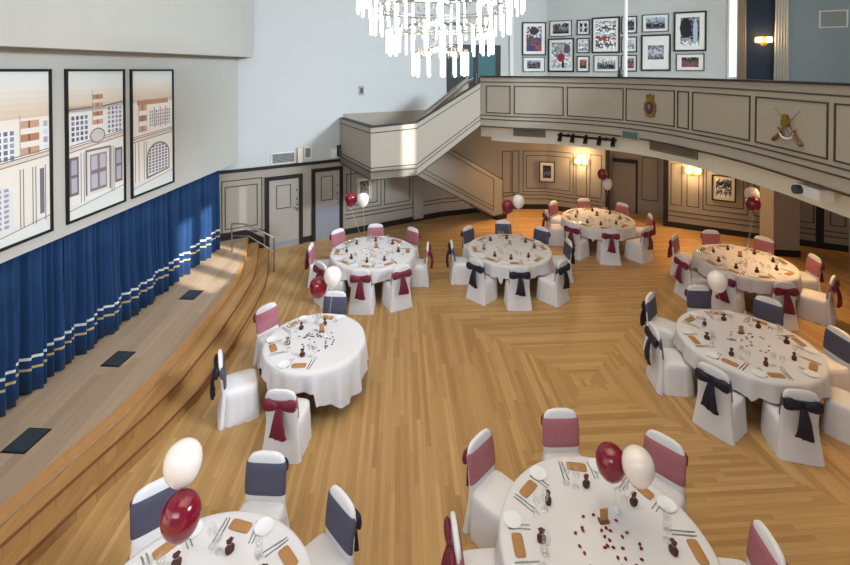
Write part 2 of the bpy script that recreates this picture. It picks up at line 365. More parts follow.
# door in the recess
mb = MB(); FD.box(mb, 2.1, 2.82, 0, 1.72, -.92, -.88); o = struct(mb.build('door_3', M['greige']))
mb = MB(); FD.box(mb, 2.1, 2.86, 1.72, 1.84, -.92, -.8); FD.box(mb, 2.82, 2.88, 0, 1.84, -.92, -.85); mb.build('door_frame', M['black'], o)
mb = MB(); mb.tube([FD.p(2.75, .95, -.88), FD.p(2.75, .95, -.83), FD.p(2.65, .95, -.83)], .01); mb.build('door_handle', M['rail'], o)
# double door on the gallery level
mb = MB(); FB.box(mb, .25, 2.23, 3.5, 5.76, 0, .05); o = struct(mb.build('door_4', M['black']))
for a, b in ((.38, 1.18), (1.36, 2.02)):
    mb = MB(); FB.box(mb, a, b, 4.65, 5.55, .05, .06); mb.build('door_pane', M['teal_glass'], o)
mb = MB(); mb.tube([FB.p(1.27, 4.4, .05), FB.p(1.27, 4.4, .1), FB.p(1.27, 4.8, .1), FB.p(1.27, 4.8, .05)], .015); mb.build('door_handle', M['rail'], o)
mb = MB(); FB.box(mb, FB.L - .14, FB.L, 3.5, CEIL, 0, .08); struct(mb.build('trim_corner', M['plastic']))
# column under the balcony, slim post on the balcony
mb = MB(); mb.prism([(9.19, 11.68), (9.79, 11.57), (9.86, 12.17), (9.28, 12.28)], 0, 3.05); struct(mb.build('column', M['greige']))
mb = MB(); mb.prism([(9.17, 11.66), (9.81, 11.55), (9.88, 12.19), (9.26, 12.30)], 0, .17); struct(mb.build('baseboard_column', M['black']))
mb = MB(); mb.lathe([(.06, 3.5), (.06, CEIL)], 16, (5.85, 13.0, 0)); struct(mb.build('column', M['china'], smooth=40))

# ------------------------------------------------------------------ balcony
C = [(1.31, 12.0), (2.2, 11.49), (2.99, 11.2), (3.84, 10.66), (4.5, 9.94), (4.86, 9.18), (5.02, 8.45), (5.13, 7.75), (5.17, 7.0), (5.13, 6.16), (5.04, 5.1), (4.9, 4.2), (4.6, 2.9), (4.2, 1.6)]
def catmull(P, n=8):
    out = []
    for i in range(len(P) - 1):
        p0 = Vector(P[max(i - 1, 0)]); p1 = Vector(P[i]); p2 = Vector(P[i + 1]); p3 = Vector(P[min(i + 2, len(P) - 1)])
        for k in range(n):
            t = k / n
            out.append(.5 * (2 * p1 + (p2 - p0) * t + (2 * p0 - 5 * p1 + 4 * p2 - p3) * t * t + (3 * p1 - p0 - 3 * p2 + p3) * t ** 3))
    out.append(Vector(P[-1])); return out
CC = catmull(C); CS = [0]
for a, b in zip(CC, CC[1:]): CS.append(CS[-1] + (b - a).length)
KS = CS[-1]
# the measured arc lengths were along the polyline: map them by its vertices
PS = [0]
for a, b in zip(C, C[1:]): PS.append(PS[-1] + math.dist(a, b))
def s2(s):
    for i in range(len(PS) - 1):
        if s <= PS[i + 1]: 
            t = (s - PS[i]) / (PS[i + 1] - PS[i]); return CS[i * 8] + t * (CS[(i + 1) * 8] - CS[i * 8])
    return KS
def cpt(s, d=0):            # d > 0: into the hall
    s = min(max(s, 0), KS - 1e-4)
    for i in range(len(CS) - 1):
        if CS[i + 1] >= s:
            t = (s - CS[i]) / (CS[i + 1] - CS[i]); p = CC[i].lerp(CC[i + 1], t)
            a = CC[max(i - 1, 0)]; b = CC[min(i + 2, len(CC) - 1)]; tg = (b - a).normalized()
            return p + Vector((tg.y, -tg.x)) * d
def cstrip(mb, s0, s1, z0, z1, d0, d1, mi=0, step=.12):
    n = max(1, int((s1 - s0) / step)); rings = []
    for i in range(n + 1):
        s = s0 + (s1 - s0) * i / n; a = cpt(s, d0); b = cpt(s, d1)
        rings.append([(a.x, a.y, z0), (b.x, b.y, z0), (b.x, b.y, z1), (a.x, a.y, z1)])
    mb.loft(rings, mi=mi)
ZB, ZT = 3.40, 4.71
mb = MB(); cstrip(mb, .2, KS, ZB, ZT, -.16, 0); struct(mb.build('wall_balcony', M['greige'], smooth=30))
mb = MB(); cstrip(mb, .2, KS, ZT, ZT + .035, -.19, .04); struct(mb.build('trim_balcony_cap', M['black'], smooth=30))
mb = MB()
for z in (4.585, 3.70, 3.60): cstrip(mb, .2, KS, z - .011, z + .011, -.01, .012)
cstrip(mb, .2, KS, ZB - .012, ZB + .02, -.02, .014)
for a, b in ((.37, 1.04), (1.13, 2.36), (2.44, 3.79), (3.84, 5.07), (5.14, 5.44), (5.52, 6.84), (6.95, 8.3), (8.39, 9.69), (9.8, 11.0)):
    a, b = s2(a), s2(b)
    cstrip(mb, a, b, 3.765, 3.787, -.01, .012); cstrip(mb, a, b, 4.47, 4.492, -.01, .012)
    cstrip(mb, a, a + .022, 3.787, 4.47, -.01, .012); cstrip(mb, b - .022, b, 3.787, 4.47, -.01, .012)
struct(mb.build('trim_balcony_lines', M['groove'], smooth=30))
mb = MB(); cstrip(mb, .35, KS, 2.97, ZB - .01, -.62, -.42); cstrip(mb, 0, KS, ZB, ZB + .06, -.62, -.1); struct(mb.build('trim_beam', M['cream'], smooth=30))
outer = [(4.6 + 6.9, 1.6), (11.45, 11.85), (4.28, 15.6), (3.08, 15.63), (1.95, 15.25)]
poly = [tuple(cpt(KS * i / 40, -.5)) for i in range(41)] + outer
mb = MB(); mb.prism(poly, 3.05, 3.5); struct(mb.build('floor_balcony', M['cream']))

# ------------------------------------------------------------------ staircase
A0, B0, C0, D0 = Vector((-2.51, 13.08)), Vector((-1.34, 10.97)), Vector((-.21, 11.43)), Vector((1.47, 11.82))
def vpanel(mb, a, b, za0, za1, zb0, zb1, th, mi=0):       # an upright slab from a to b, its bottom and top sloping
    d = (b - a).normalized(); n = Vector((-d.y, d.x)) * th
    mb.hexa([(a.x, a.y, za0), (b.x, b.y, zb0), (b.x + n.x, b.y + n.y, zb0), (a.x + n.x, a.y + n.y, za0), (a.x, a.y, za1), (b.x, b.y, zb1), (b.x + n.x, b.y + n.y, zb1), (a.x + n.x, a.y + n.y, za1)], mi)
mb = MB()
vpanel(mb, A0, B0, 2.17, 3.47, 2.17, 3.47, .1); vpanel(mb, B0, C0, 2.17, 3.47, 2.17, 3.53, .1); vpanel(mb, C0, D0, 2.17, 3.53, 3.40, 4.55, .1)
A1, C1 = Vector((-.3, 14.3)), Vector((-.3, 12.9))
mb.prism([(A0.x, A0.y), (B0.x, B0.y), (C0.x, C0.y), (C1.x, C1.y), (A1.x, A1.y)], 2.2, 2.42)
# lower flight balustrade and its soffit
P0, P1 = Vector((-.3, 12.95)), Vector((2.58, 14.68)); PE = P0.lerp(P1, .93)
vpanel(mb, P0, PE, 1.83, 3.18, 0.02, 1.385, .12); vpanel(mb, PE, P1, .0, 1.385, .0, 1.25, .12)
st = struct(mb.build('staircase', M['greige']))
mb = MB()
for i in range(7):
    t0 = i / 7; a = C0.lerp(D0, t0); b = C0.lerp(D0, (i + 1) / 7); n = Vector((-.18, 1)).normalized()
    mb.prism([tuple(a + n * .1), tuple(b + n * .1), tuple(b + n * 1.15), tuple(a + n * 1.15)], 2.42 + i * 1.06 / 7, 2.42 + (i + 1) * 1.06 / 7)
for i in range(13):
    a = P0.lerp(P1, i / 13); b = P0.lerp(P1, (i + 1) / 13); n = Vector((-.53, .85))
    mb.prism([tuple(a + n * .12), tuple(b + n * .12), tuple(b + n * .75), tuple(a + n * .75)], max(0, 2.2 - (i + 1) * .17), 2.42 - (i + 1) * .172)
mb.build('tread', M['carpet'], st)
mb = MB()
for a, b, za, zb in ((A0, B0, 3.47, 3.47), (B0, C0, 3.47, 3.53), (C0, D0, 3.53, 4.55)): vpanel(mb, a + Vector((0, -.02)), b + Vector((0, -.02)), za, za + .035, zb, zb + .035, .15)
vpanel(mb, P0, P1, 3.18, 3.205, 1.25, 1.275, .14); vpanel(mb, P1 - (P1 - P0).normalized() * .02, P1 + (P1 - P0).normalized() * .012, .1, 1.27, .1, 1.27, .13)
mb.build('cap_rail', M['black'], st)
mb = MB()
def sline(a, b, za, zb, t=.011):
    d = (b - a).normalized(); n = Vector((d.y, -d.x)) * .01
    vpanel(mb, a + n, b + n, za - t, za + t, zb - t, zb + t, .02)
for k in (.2, .3): sline(A0, B0, 2.17 + k, 2.17 + k); sline(B0, C0, 2.17 + k, 2.17 + k); sline(C0, D0, 2.17 + k, 3.40 + k - .02)
sline(A0, B0, 3.34, 3.34); sline(B0, C0, 3.34, 3.40); sline(C0, D0, 3.40, 4.42)
sline(A0, B0, 2.18, 2.18, .014); sline(B0, C0, 2.18, 2.18, .014); sline(C0, D0, 2.18, 3.41, .014)
sline(P0, PE, 1.85, .04, .014)
q = P0.lerp(P1, .88); sline(P0, q, 2.02, .32); sline(P0, q, 2.15, .43); sline(P0, q, 3.04, 1.34)
sline(q - (P1 - P0).normalized() * .0, q + (P1 - P0).normalized() * .02, .84, .84, .5)
mb.build('panel_line', M['groove'], st)
mb = MB(); d = (P1 - P0).normalized(); mb.box((P1.x - .12, P1.y - .03, .07), (.42, .26, .14), math.atan2(d.y, d.x)); mb.build('newel_base', M['black'], st)
mb = MB(); n = Vector((-.18, 1)).normalized() * .62
a = C0 + n; b = D0 + n
mb.tube([(a.x - .45, a.y - .1, 3.3), (a.x - .1, a.y - .03, 3.34), (a.x, a.y, 3.40), (b.x - .2, b.y, 4.56), (b.x, b.y, 4.66)], .04); mb.build('handrail', M['rail'], st)
mb = MB(); n = Vector((-.18, 1)).normalized() * 1.15; vpanel(mb, C0 + n, D0 + n, 2.4, 3.4, 3.45, 4.7, .08); mb.build('inner_balustrade', M['greige'], st)

# ------------------------------------------------------------------ stage curtains
def curtain(name, y0, y1, label, seed, z0=.47, z1=2.5):
    rnd = random.Random(seed); mb = MB(); n = max(8, int((y1 - y0) / .010)); ph = [rnd.uniform(0, 6) for _ in range(4)]
    zs = [z0, z0 + .31, z0 + .345, z0 + .455, z0 + .495, 1.3, 1.9, z1]; rows = []
    for z in zs:
        r = []
        fl = 1.0 if z < 1.5 else .75
        for i in range(n + 1):
            y = y0 + (y1 - y0) * i / n
            wv = .05 * math.sin(2 * PI * y / .13 + 1.6 * math.sin(y * 2.9 + ph[0])) + .045 * math.sin(2 * PI * y / .43 + ph[1] + math.sin(y * 1.3)) + .018 * math.sin(y * 83 + ph[2])
            r.append((LX(y) - .12 + fl * wv + (.03 * math.sin(y * 1.7 + ph[3]) if z < 1 else 0), y, z + (.015 * math.sin(y * 9 + ph[1]) if z < 1 else 0)))
        rows.append(r)
    vs = [p for r in rows for p in r]; fs = []; mi = []
    for j in range(len(rows) - 1):
        for i in range(n):
            fs.append((j * (n + 1) + i, j * (n + 1) + i + 1, (j + 1) * (n + 1) + i + 1, (j + 1) * (n + 1) + i)); mi.append({1: 1, 3: 2}.get(j, 0))
    mb.v = vs; mb.f = fs; mb.mi = mi
    o = mb.build(name, [M['curtain'], M['gold'], M['silver']], smooth=60)
    s = o.modifiers.new('cloth', 'SOLIDIFY'); s.thickness = .006
    return tag(o, label, 'curtain', None)
curtain('stage_curtain', 2.6, 6.55, 'long blue pleated stage curtain with gold and silver bands, nearest the camera at left edge', 1)
curtain('stage_curtain', 6.6, 10.62, 'long blue pleated stage curtain with two bands, middle length beside the sunlit stage boards', 2)
curtain('stage_curtain', 10.7, 10.98, 'narrow blue curtain strip at the far end of the stage', 3)

# ------------------------------------------------------------------ pictures
class Canvas:
    """flat artwork as one mesh of coloured shapes, each layer a hair above the last"""
    def __init__(s, F, u0, u1, z0, z1, d): s.F = F; s.r = (u0, u1, z0, z1); s.d = d; s.v = []; s.f = []; s.c = []; s.k = 0
    def P(s, x, y): u0, u1, z0, z1 = s.r; return s.F.p(u0 + (u1 - u0) * x, z0 + (z1 - z0) * y, s.d + s.k * .0004)
    def poly(s, pts, rgb):
        o = len(s.v); s.v += [s.P(*p) for p in pts]; s.f.append(tuple(range(o, o + len(pts)))); s.c.append(lin(rgb)); 
    def up(s): s.k += 1
    def rect(s, x0, y0, x1, y1, rgb): s.poly([(x0, y0), (x1, y0), (x1, y1), (x0, y1)], rgb)
    def frame(s, x0, y0, x1, y1, w, rgb):
        a = (s.r[3] - s.r[2]) / (s.r[1] - s.r[0]); wx = w * a
        s.rect(x0, y0, x1, y0 + w, rgb); s.rect(x0, y1 - w, x1, y1, rgb); s.rect(x0, y0, x0 + wx, y1, rgb); s.rect(x1 - wx, y0, x1, y1, rgb)
    def build(s, name, parent):
        me = bpy.data.meshes.new(name); me.from_pydata([tuple(p) for p in s.v], [], s.f); me.materials.append(M['ink'])
        a = me.color_attributes.new('Col', 'FLOAT_COLOR', 'CORNER'); i = 0
        for f, c in zip(s.f, s.c):
            for _ in f: a.data[i].color = c; i += 1
        o = bpy.data.objects.new(name, me); COL.objects.link(o); o.parent = parent; return o
def rel(o, root):      # parent without moving: the root sits away from the world origin
    o.parent = root; o.matrix_parent_inverse = root.matrix_world.inverted()
def picture(name, F, u0, u1, z0, z1, label, cat, fw, fm, draw, d0=.0, group=None, back=(235, 233, 228)):
    root = empty(name, F.p((u0 + u1) / 2, z0, d0)); tag(root, label, cat, group)
    root.matrix_world = Matrix.Translation(F.p((u0 + u1) / 2, z0, d0))
    mb = MB(); F.outline(mb, u0, u1, z0, z1, fw, d0 + .035, d0=d0); o = mb.build('frame', fm); rel(o, root)
    mb = MB(); F.box(mb, u0 + fw * .8, u1 - fw * .8, z0 + fw * .8, z1 - fw * .8, d0, d0 + .012); o = mb.build('mount', M['plastic']); rel(o, root)
    cv = Canvas(F, u0 + fw * .9, u1 - fw * .9, z0 + fw * .9, z1 - fw * .9, d0 + .013)
    cv.rect(0, 0, 1, 1, back); cv.up(); draw(cv); o = cv.build('print', root); rel(o, root)
    return root
INK = (128, 118, 116); BR = (176, 132, 104); BR2 = (200, 160, 132); PALE = (222, 217, 211); PINK = (222, 204, 190); PANE = (158, 162, 172)
def pier(c, x0, x1, y0, y1, n, rnd):
    for i in range(n):
        a = y0 + (y1 - y0) * i / n; b = y0 + (y1 - y0) * (i + .55) / n; c.rect(x0, a, x1, b, BR if i % 2 else BR2)
        c.up(); c.rect(x0 + (x1 - x0) * .4, a, x0 + (x1 - x0) * .5, b, (130, 88, 70)); c.k -= 1
    c.rect(x0 - .012, y0, x0 - .004, y1, INK)
def sash(c, x0, x1, y0, y1, nx, ny, dark=PANE, paper=(232, 230, 232)):
    c.rect(x0, y0, x1, y1, paper); c.up()
    for i in range(nx):
        for j in range(ny):
            w = (x1 - x0) / nx; h = (y1 - y0) / ny
            c.rect(x0 + w * (i + .18), y0 + h * (j + .15), x0 + w * (i + .82), y0 + h * (j + .85), (lambda g: tuple(int(v + g) for v in dark))(random.uniform(-34, 24)))
    c.k -= 1
def cornice(c, ya, yb):   # stepped string course across the sheet
    c.poly([(0, ya), (1, yb), (1, yb + .03), (0, ya + .03)], PINK); c.up()
    for k in (0, .028, .042): c.poly([(0, ya + k), (1, yb + k), (1, yb + k + .006), (0, ya + k + .006)], INK)
def wash(c, y0, y1): 
    for i in range(6): c.rect(0, y0 + (y1 - y0) * i / 6, 1, y0 + (y1 - y0) * (i + 1) / 6, tuple(int(a + (b - a) * i / 5) for a, b in zip((218, 196, 172), (226, 222, 212))))
def art_left(c):
    wash(c, .70, .92); c.up(); c.rect(0, .1, 1, .72, (233, 226, 216)); c.up()
    pier(c, .62, .86, .50, .74, 3, random); sash(c, .25, .55, .48, .66, 4, 5, (136, 142, 154)); sash(c, .9, .99, .5, .7, 1, 4, (200, 200, 204))
    c.up(); cornice(c, .43, .47)
    c.up()
    n = 14
    c.poly([(.28 + .24 * math.cos(PI * i / n), .26 + .10 * math.sin(PI * i / n)) for i in range(n + 1)] + [(.04, .08), (.52, .08)], (224, 222, 222)); c.up()
    for i in range(5):
        for j in range(8):
            x = .07 + i * .085; y = .1 + j * .03
            if (x + .03 - .28) ** 2 / .055 + max(0, y - .24) ** 2 / .012 < 1: c.rect(x, y, x + .055, y + .018, PANE)
    for x in (.60, .64, .76, .80, .93): c.rect(x, .07, x + .012, .42, INK)
    c.rect(.86, .12, .92, .4, (120, 116, 132)); c.poly([(0, .03), (1, .09), (1, .096), (0, .036)], BR)
def art_mid(c):
    wash(c, .72, .9); c.rect(0, .1, 1, .76, (234, 229, 222)); c.up()
    c.poly([(0, .735), (.4, .74), (.4, .75), (0, .745)], INK); c.poly([(.6, .74), (1, .765), (1, .775), (.6, .75)], INK)
    pier(c, .42, .6, .62, .86, 4, random); sash(c, .05, .34, .52, .70, 4, 5, (120, 126, 140)); sash(c, .68, .97, .54, .74, 4, 6, (142, 146, 158))
    c.up(); cornice(c, .45, .50); c.up()
    n = 12; c.poly([(.5 + .14 * math.cos(2 * PI * i / n), .54 + .055 * math.sin(2 * PI * i / n)) for i in range(n)], INK); c.up()
    c.poly([(.5 + .12 * math.cos(2 * PI * i / n), .54 + .046 * math.sin(2 * PI * i / n)) for i in range(n)], (206, 204, 196))
    c.rect(.28, .13, .74, .45, INK); c.up(); c.rect(.31, .13, .71, .435, PALE); c.up(); c.rect(.36, .15, .66, .41, (136, 122, 124)); c.up()
    for x in (.38, .53):
        for y in (.17, .30): c.rect(x, y, x + .11, y + .1, (190, 184, 196))
    for x in (.02, .82): 
        c.rect(x, .16, x + .15, .42, (122, 112, 120)); c.up(); c.rect(x + .03, .18, x + .12, .28, (186, 180, 190)); c.rect(x + .03, .3, x + .12, .4, (176, 172, 186)); c.k -= 1
    for x in (.2, .25, .75, .79): c.rect(x, .1, x + .014, .44, (150, 140, 140))
    c.poly([(0, .06), (1, .12), (1, .126), (0, .066)], (150, 140, 136))
def art_right(c):
    wash(c, .74, .92); c.rect(0, .1, 1, .76, (236, 228, 218)); c.up()
    c.rect(.12, .72, .88, .76, (190, 140, 110)); pier(c, .16, .34, .5, .76, 3, random)
    for k, x in enumerate((.4, .55, .7, .84)): sash(c, x, x + .1, .53, .67, 2, 5, (148, 150, 156)); 
    for x in (.51, .66, .8): c.rect(x, .52, x + .035, .69, BR2)
    c.up(); cornice(c, .42, .45); c.up()
    n = 14
    c.poly([(.62 + .29 * math.cos(PI * i / n), .28 + .11 * math.sin(PI * i / n)) for i in range(n + 1)] + [(.33, .1), (.91, .13)], INK); c.up()
    c.poly([(.62 + .26 * math.cos(PI * i / n), .28 + .095 * math.sin(PI * i / n)) for i in range(n + 1)] + [(.36, .12), (.88, .14)], (230, 224, 220)); c.up()
    for i in range(6):
        for j in range(9):
            x = .38 + i * .082; y = .14 + j * .026
            if (x + .03 - .62) ** 2 / .062 + max(0, y - .27) ** 2 / .010 < 1: c.rect(x, y, x + .055, y + .017, (122, 118, 128))
    for x in (.06, .14, .26, .31): c.rect(x, .1, x + .014, .42, (140, 126, 124))
    c.poly([(0, .05), (1, .11), (1, .116), (0, .056)], BR)
FLo = lambda Y: (Y + 5) * FL.L / 16.72
for y0, y1, fn, lab in ((5.11, 6.26, art_left, 'large framed line drawing of a brick facade, cut off at the left edge'), (6.49, 7.66, art_mid, 'middle large framed facade drawing with a central doorway, above blue curtain'), (7.80, 8.99, art_right, 'large framed facade drawing with arched window, farthest of the three along left wall')):
    picture('facade_drawing', FL, FLo(y0), FLo(y1), 2.63, 4.915, lab, 'picture', .035, M['frame_black'], fn, .004, None, (222, 224, 220))
def photo(pal, x0=.16, y0=.16, x1=.84, y1=.84, nx0=9, ny0=9, seed=0, blobs=None):
    def f(c):
        r = random.Random(seed); nx, ny = int(nx0 * 1.5), int(ny0 * 1.5)
        for i in range(nx):
            for j in range(ny):
                t = (j + r.uniform(-.35, .35)) / ny * (len(pal) - 1); k = pal[max(0, min(len(pal) - 1, int(round(t + r.uniform(-.6, .6)))))]
                g = r.uniform(.75, 1.25); w = (x1 - x0) / nx; h = (y1 - y0) / ny
                c.rect(x0 + w * i, y0 + h * j, x0 + w * (i + 1), y0 + h * (j + 1), tuple(min(255, int(v * g)) for v in k))
        c.up()
        for b in blobs or []:
            n = 10; c.poly([(b[0] + b[2] * math.cos(2 * PI * i / n), b[1] + b[3] * math.sin(2 * PI * i / n)) for i in range(n)], b[4])
    return f
K, G1, G2, G3, W = (40, 42, 48), (92, 96, 104), (140, 146, 154), (186, 192, 198), (222, 226, 230)
RED, BRN, SKY = (150, 70, 66), (112, 80, 62), (178, 194, 210)
GAL = 'framed photographs on the balcony wall'
def gal(F, u0, u1, z0, z1, label, fn, fw=.045, fm=None): picture('framed_photograph', F, u0, u1, z0, z1, label, 'picture', fw, fm or M['frame_black'], fn, .005, GAL)
gal(FC, .33, 1.17, 5.41, 6.58, 'tall black framed colour photo with red and brown crowd, leftmost on balcony wall', photo([BRN, RED, (90, 80, 110), BRN, SKY, (120, 70, 60), SKY], .15, .1, .85, .9, 9, 12, 1, [(.5, .75, .2, .13, (74, 48, 40)), (.35, .2, .2, .1, (60, 66, 120))]))
gal(FC, .36, 1.13, 4.83, 5.36, 'small landscape photo of a dark shoreline, below the leftmost tall photo', photo([K, G1, K, G2, SKY], .18, .2, .82, .8, 12, 8, 2), .025, M['grey_frame'])
gal(FD, .10, .85, 6.06, 6.61, 'thin framed wide grey photo at the top, second column from left', photo([K, G1, G2, K, G3], .12, .15, .88, .85, 12, 8, 3, [(.3, .5, .12, .25, (84, 72, 60))]), .022, M['grey_frame'])
gal(FD, .05, .93, 4.83, 6.0, 'black framed photo of a red figure on white, second column from left', photo([SKY, W, W, G2, G3, G2], .1, .1, .9, .9, 9, 11, 4, [(.5, .42, .16, .14, (158, 52, 58)), (.58, .2, .06, .12, K), (.75, .7, .14, .16, G1)]), .05)
gal(FD, 1.01, 1.43, 6.08, 6.60, 'small square photo of four dark shapes, top of the narrow column of three', photo([W, G3, W], .1, .1, .9, .9, 6, 6, 5, [(.3, .68, .13, .16, K), (.7, .68, .13, .16, K), (.3, .3, .13, .16, G1), (.7, .3, .13, .16, K)]), .035)
gal(FD, 1.01, 1.43, 5.47, 5.98, 'small pale grey photo, middle of the narrow column of three', photo([G2, W, G2, W, G3], .1, .1, .9, .9, 7, 7, 6), .035)
gal(FD, 1.01, 1.43, 4.83, 5.38, 'small photo with orange and dark figure, bottom of the narrow column of three', photo([K, G1, BRN, G2], .2, .2, .8, .8, 6, 6, 7, [(.5, .6, .16, .2, (178, 96, 66))]), .035)
gal(FD, 1.49, 2.36, 5.46, 6.65, 'large black framed photo montage of small groups, left of the white post', photo([W, G1, W, RED, G3, W, G1, W, G2], .1, .08, .9, .92, 9, 14, 8), .05)
gal(FD, 1.56, 2.33, 4.83, 5.39, 'wide pale photo of a row of people, under the large montage', photo([G1, K, G2, W, W], .12, .15, .88, .85, 14, 7, 9), .022, M['grey_frame'])
gal(FD, 2.40, 2.87, 6.08, 6.64, 'small dark photo half behind the white post, topmost of three', photo([K, G1, K, G3], .15, .15, .85, .85, 7, 7, 10), .035)
gal(FD, 2.40, 2.87, 5.47, 5.98, 'small blue grey photo half behind the white post, middle of three', photo([SKY, G2, G3, SKY], .15, .15, .85, .85, 7, 7, 11), .035)
gal(FD, 2.40, 2.87, 4.85, 5.39, 'small reddish photo half behind the white post, lowest of three', photo([RED, G1, BRN, G2], .15, .15, .85, .85, 7, 7, 12), .035)
gal(FD, 3.01, 3.76, 6.10, 6.66, 'thin framed wide blue grey landscape photo, top row right of the white post', photo([G1, K, G2, (150, 170, 190), SKY], .12, .15, .88, .85, 12, 8, 13), .025, M['grey_frame'])
gal(FD, 2.98, 3.82, 4.87, 6.02, 'black framed photo with wide white mount and grey centre, right of white post', photo([G1, G2, G3, G2, G1], .2, .3, .8, .72, 9, 8, 14), .05)
gal(FD, 3.89, 4.76, 5.47, 6.69, 'tall black framed street photo, rightmost and highest on balcony wall', photo([W, G2, K, G1, K, G2], .18, .12, .82, .88, 9, 12, 15, [(.68, .5, .08, .36, SKY), (.35, .6, .2, .28, K)]), .05)
gal(FD, 3.96, 4.71, 4.87, 5.40, 'small photo with a red and dark train shape, under the tall street photo', photo([RED, G1, BRN, K, G2], .18, .2, .82, .82, 12, 7, 16), .025, M['grey_frame'])
# the three pictures under the balcony
FX = Frame((4.02, 15.60), (4.54, 15.48))
picture('framed_photograph', FX, 0, .52, .98, 1.70, 'dark portrait photo in black frame under balcony, left of the wall light', 'picture', .03, M['frame_black'], photo([K, G1, K, (60, 56, 50)], .2, .18, .8, .84, 6, 8, 21), .04, None, (226, 214, 190))
picture('framed_photograph', FD, 4.92, 5.52, 1.0, 1.76, 'framed grey building photo under balcony, beside the square column', 'picture', .03, M['frame_black'], photo([W, G1, G3, K, G1, W], .14, .14, .86, .88, 8, 9, 22), .035, None, (226, 214, 190))
picture('framed_photograph', FA, UA + 3.70, UA + 4.17, .97, 1.64, 'pale framed picture on the wall below the stair landing', 'picture', .05, M['frame_gold'], photo([G2, (150, 140, 120), G1], .1, .1, .9, .9, 5, 6, 23), .035)

# ------------------------------------------------------------------ fittings on the walls
def sconce(F, u, z, d, label, pw):
    root = empty('wall_sconce', F.p(u, z, d)); tag(root, label, 'wall light'); root.matrix_world = Matrix.Translation(F.p(u, z, d))
    mb = MB(); F.box(mb, u - .05, u + .05, z - .16, z + .12, d, d + .025); rel(mb.build('back_plate', M['brass']), root)
    for s in (-1, 1):
        mb = MB(); mb.tube([F.p(u, z - .1, d + .02), F.p(u + s * .06, z - .12, d + .09), F.p(u + s * .12, z - .06, d + .11)], .01); rel(mb.build('arm', M['brass']), root)
        q = F.p(u + s * .12, z - .06, d + .11)
        mb = MB(); mb.lathe([(.02, 0), (.075, .01), (.085, .07), (.075, .15), (.03, .16)], 16, q); rel(mb.build('lamp_shade', M['lamp'], smooth=40), root)
    q = F.p(u, z + .06, d + .3); point('sconce_light', q, pw, (1, .66, .34), .1)
sconce(FD, 1.19, 1.80, .03, 'lit two lamp wall light under balcony, beside the dark portrait photo', 62)
sconce(FD, 4.43, 1.82, .03, 'lit two lamp wall light under balcony, between recess and framed building photo', 55)
def grille(F, u0, u1, z0, z1, d, label, name='vent_grille', n=9, vertical=False, m='grille'):
    root = empty(name, F.p((u0 + u1) / 2, z0, d)); tag(root, label, 'vent'); root.matrix_world = Matrix.Translation(F.p((u0 + u1) / 2, z0, d))
    mb = MB(); F.outline(mb, u0, u1, z0, z1, .03, d + .03, d0=d); rel(mb.build('frame', M['plastic'] if m == 'grille' else M['beam_grille']), root)
    mb = MB(); F.box(mb, u0 + .025, u1 - .025, z0 + .025, z1 - .025, d, d + .006); rel(mb.build('backing', M['grille_dark']), root)
    mb = MB()
    for i in range(n):
        t = (i + .5) / n
        if vertical: x = u0 + .03 + (u1 - u0 - .06) * t; F.box(mb, x - .012, x + .012, z0 + .03, z1 - .03, d + .006, d + .022)
        else: z = z0 + .03 + (z1 - z0 - .06) * t; F.box(mb, u0 + .03, u1 - .03, z - .010, z + .010, d + .006, d + .022)
    rel(mb.build('slat', M['grille' if m == 'grille' else 'beam_grille']), root)
grille(FA, UA + 1.23, UA + 1.88, 2.30, 2.62, .002, 'wide grey vent grille on the white wall above first side door', n=7)
grille(FA, UA + 2.13, UA + 2.34, 2.38, 2.71, .002, 'small grey vent grille right of the cream wall box', n=7)
grille(FD, 7.37, 7.97, 6.05, 6.52, .002, 'white vent grille high on the grey wall at upper right', n=12, vertical=True)
mb = MB(); FA.box(mb, UA + 1.93, UA + 2.07, 2.30, 2.72, 0, .12); tag(mb.build('wall_box', M['cream'], bevel=.01), 'tall cream box on the wall between the two vent grilles', 'box')
mb = MB(); FA.box(mb, UA + 2.87, UA + 3.05, 2.34, 2.62, .002, .14); o = tag(mb.build('junction_box', M['plastic'], bevel=.01), 'white wall box left of the small black speaker', 'box')
root = empty('wall_speaker', FA.p(UA + 3.16, 2.38, .1)); tag(root, 'small black wall speaker beside the stair landing', 'speaker'); root.matrix_world = Matrix.Translation(FA.p(UA + 3.16, 2.38, .1))
mb = MB(); FA.box(mb, UA + 3.07, UA + 3.25, 2.38, 2.70, .05, .2); rel(mb.build('cabinet', M['black_plastic'], bevel=.01), root)
mb = MB(); FA.box(mb, UA + 3.09, UA + 3.23, 2.40, 2.68, .2, .206); rel(mb.build('speaker_cloth', M['grille_dark']), root)
mb = MB(); FA.box(mb, UA + 3.14, UA + 3.18, 2.5, 2.56, 0, .06); rel(mb.build('bracket', M['black_plastic']), root)
root = empty('wall_switch', FA.p(UA + 3.86, 4.14, 0)); tag(root, 'small grey control panel high on the pale wall above the landing', 'switch'); root.matrix_world = Matrix.Translation(FA.p(UA + 3.86, 4.14, 0))
mb = MB(); FA.box(mb, UA + 3.78, UA + 3.94, 4.14, 4.42, 0, .03); rel(mb.build('cover_plate', M['grille']), root)
mb = MB(); FA.box(mb, UA + 3.82, UA + 3.90, 4.2, 4.36, .03, .04); rel(mb.build('keypad', M['grille_dark']), root)
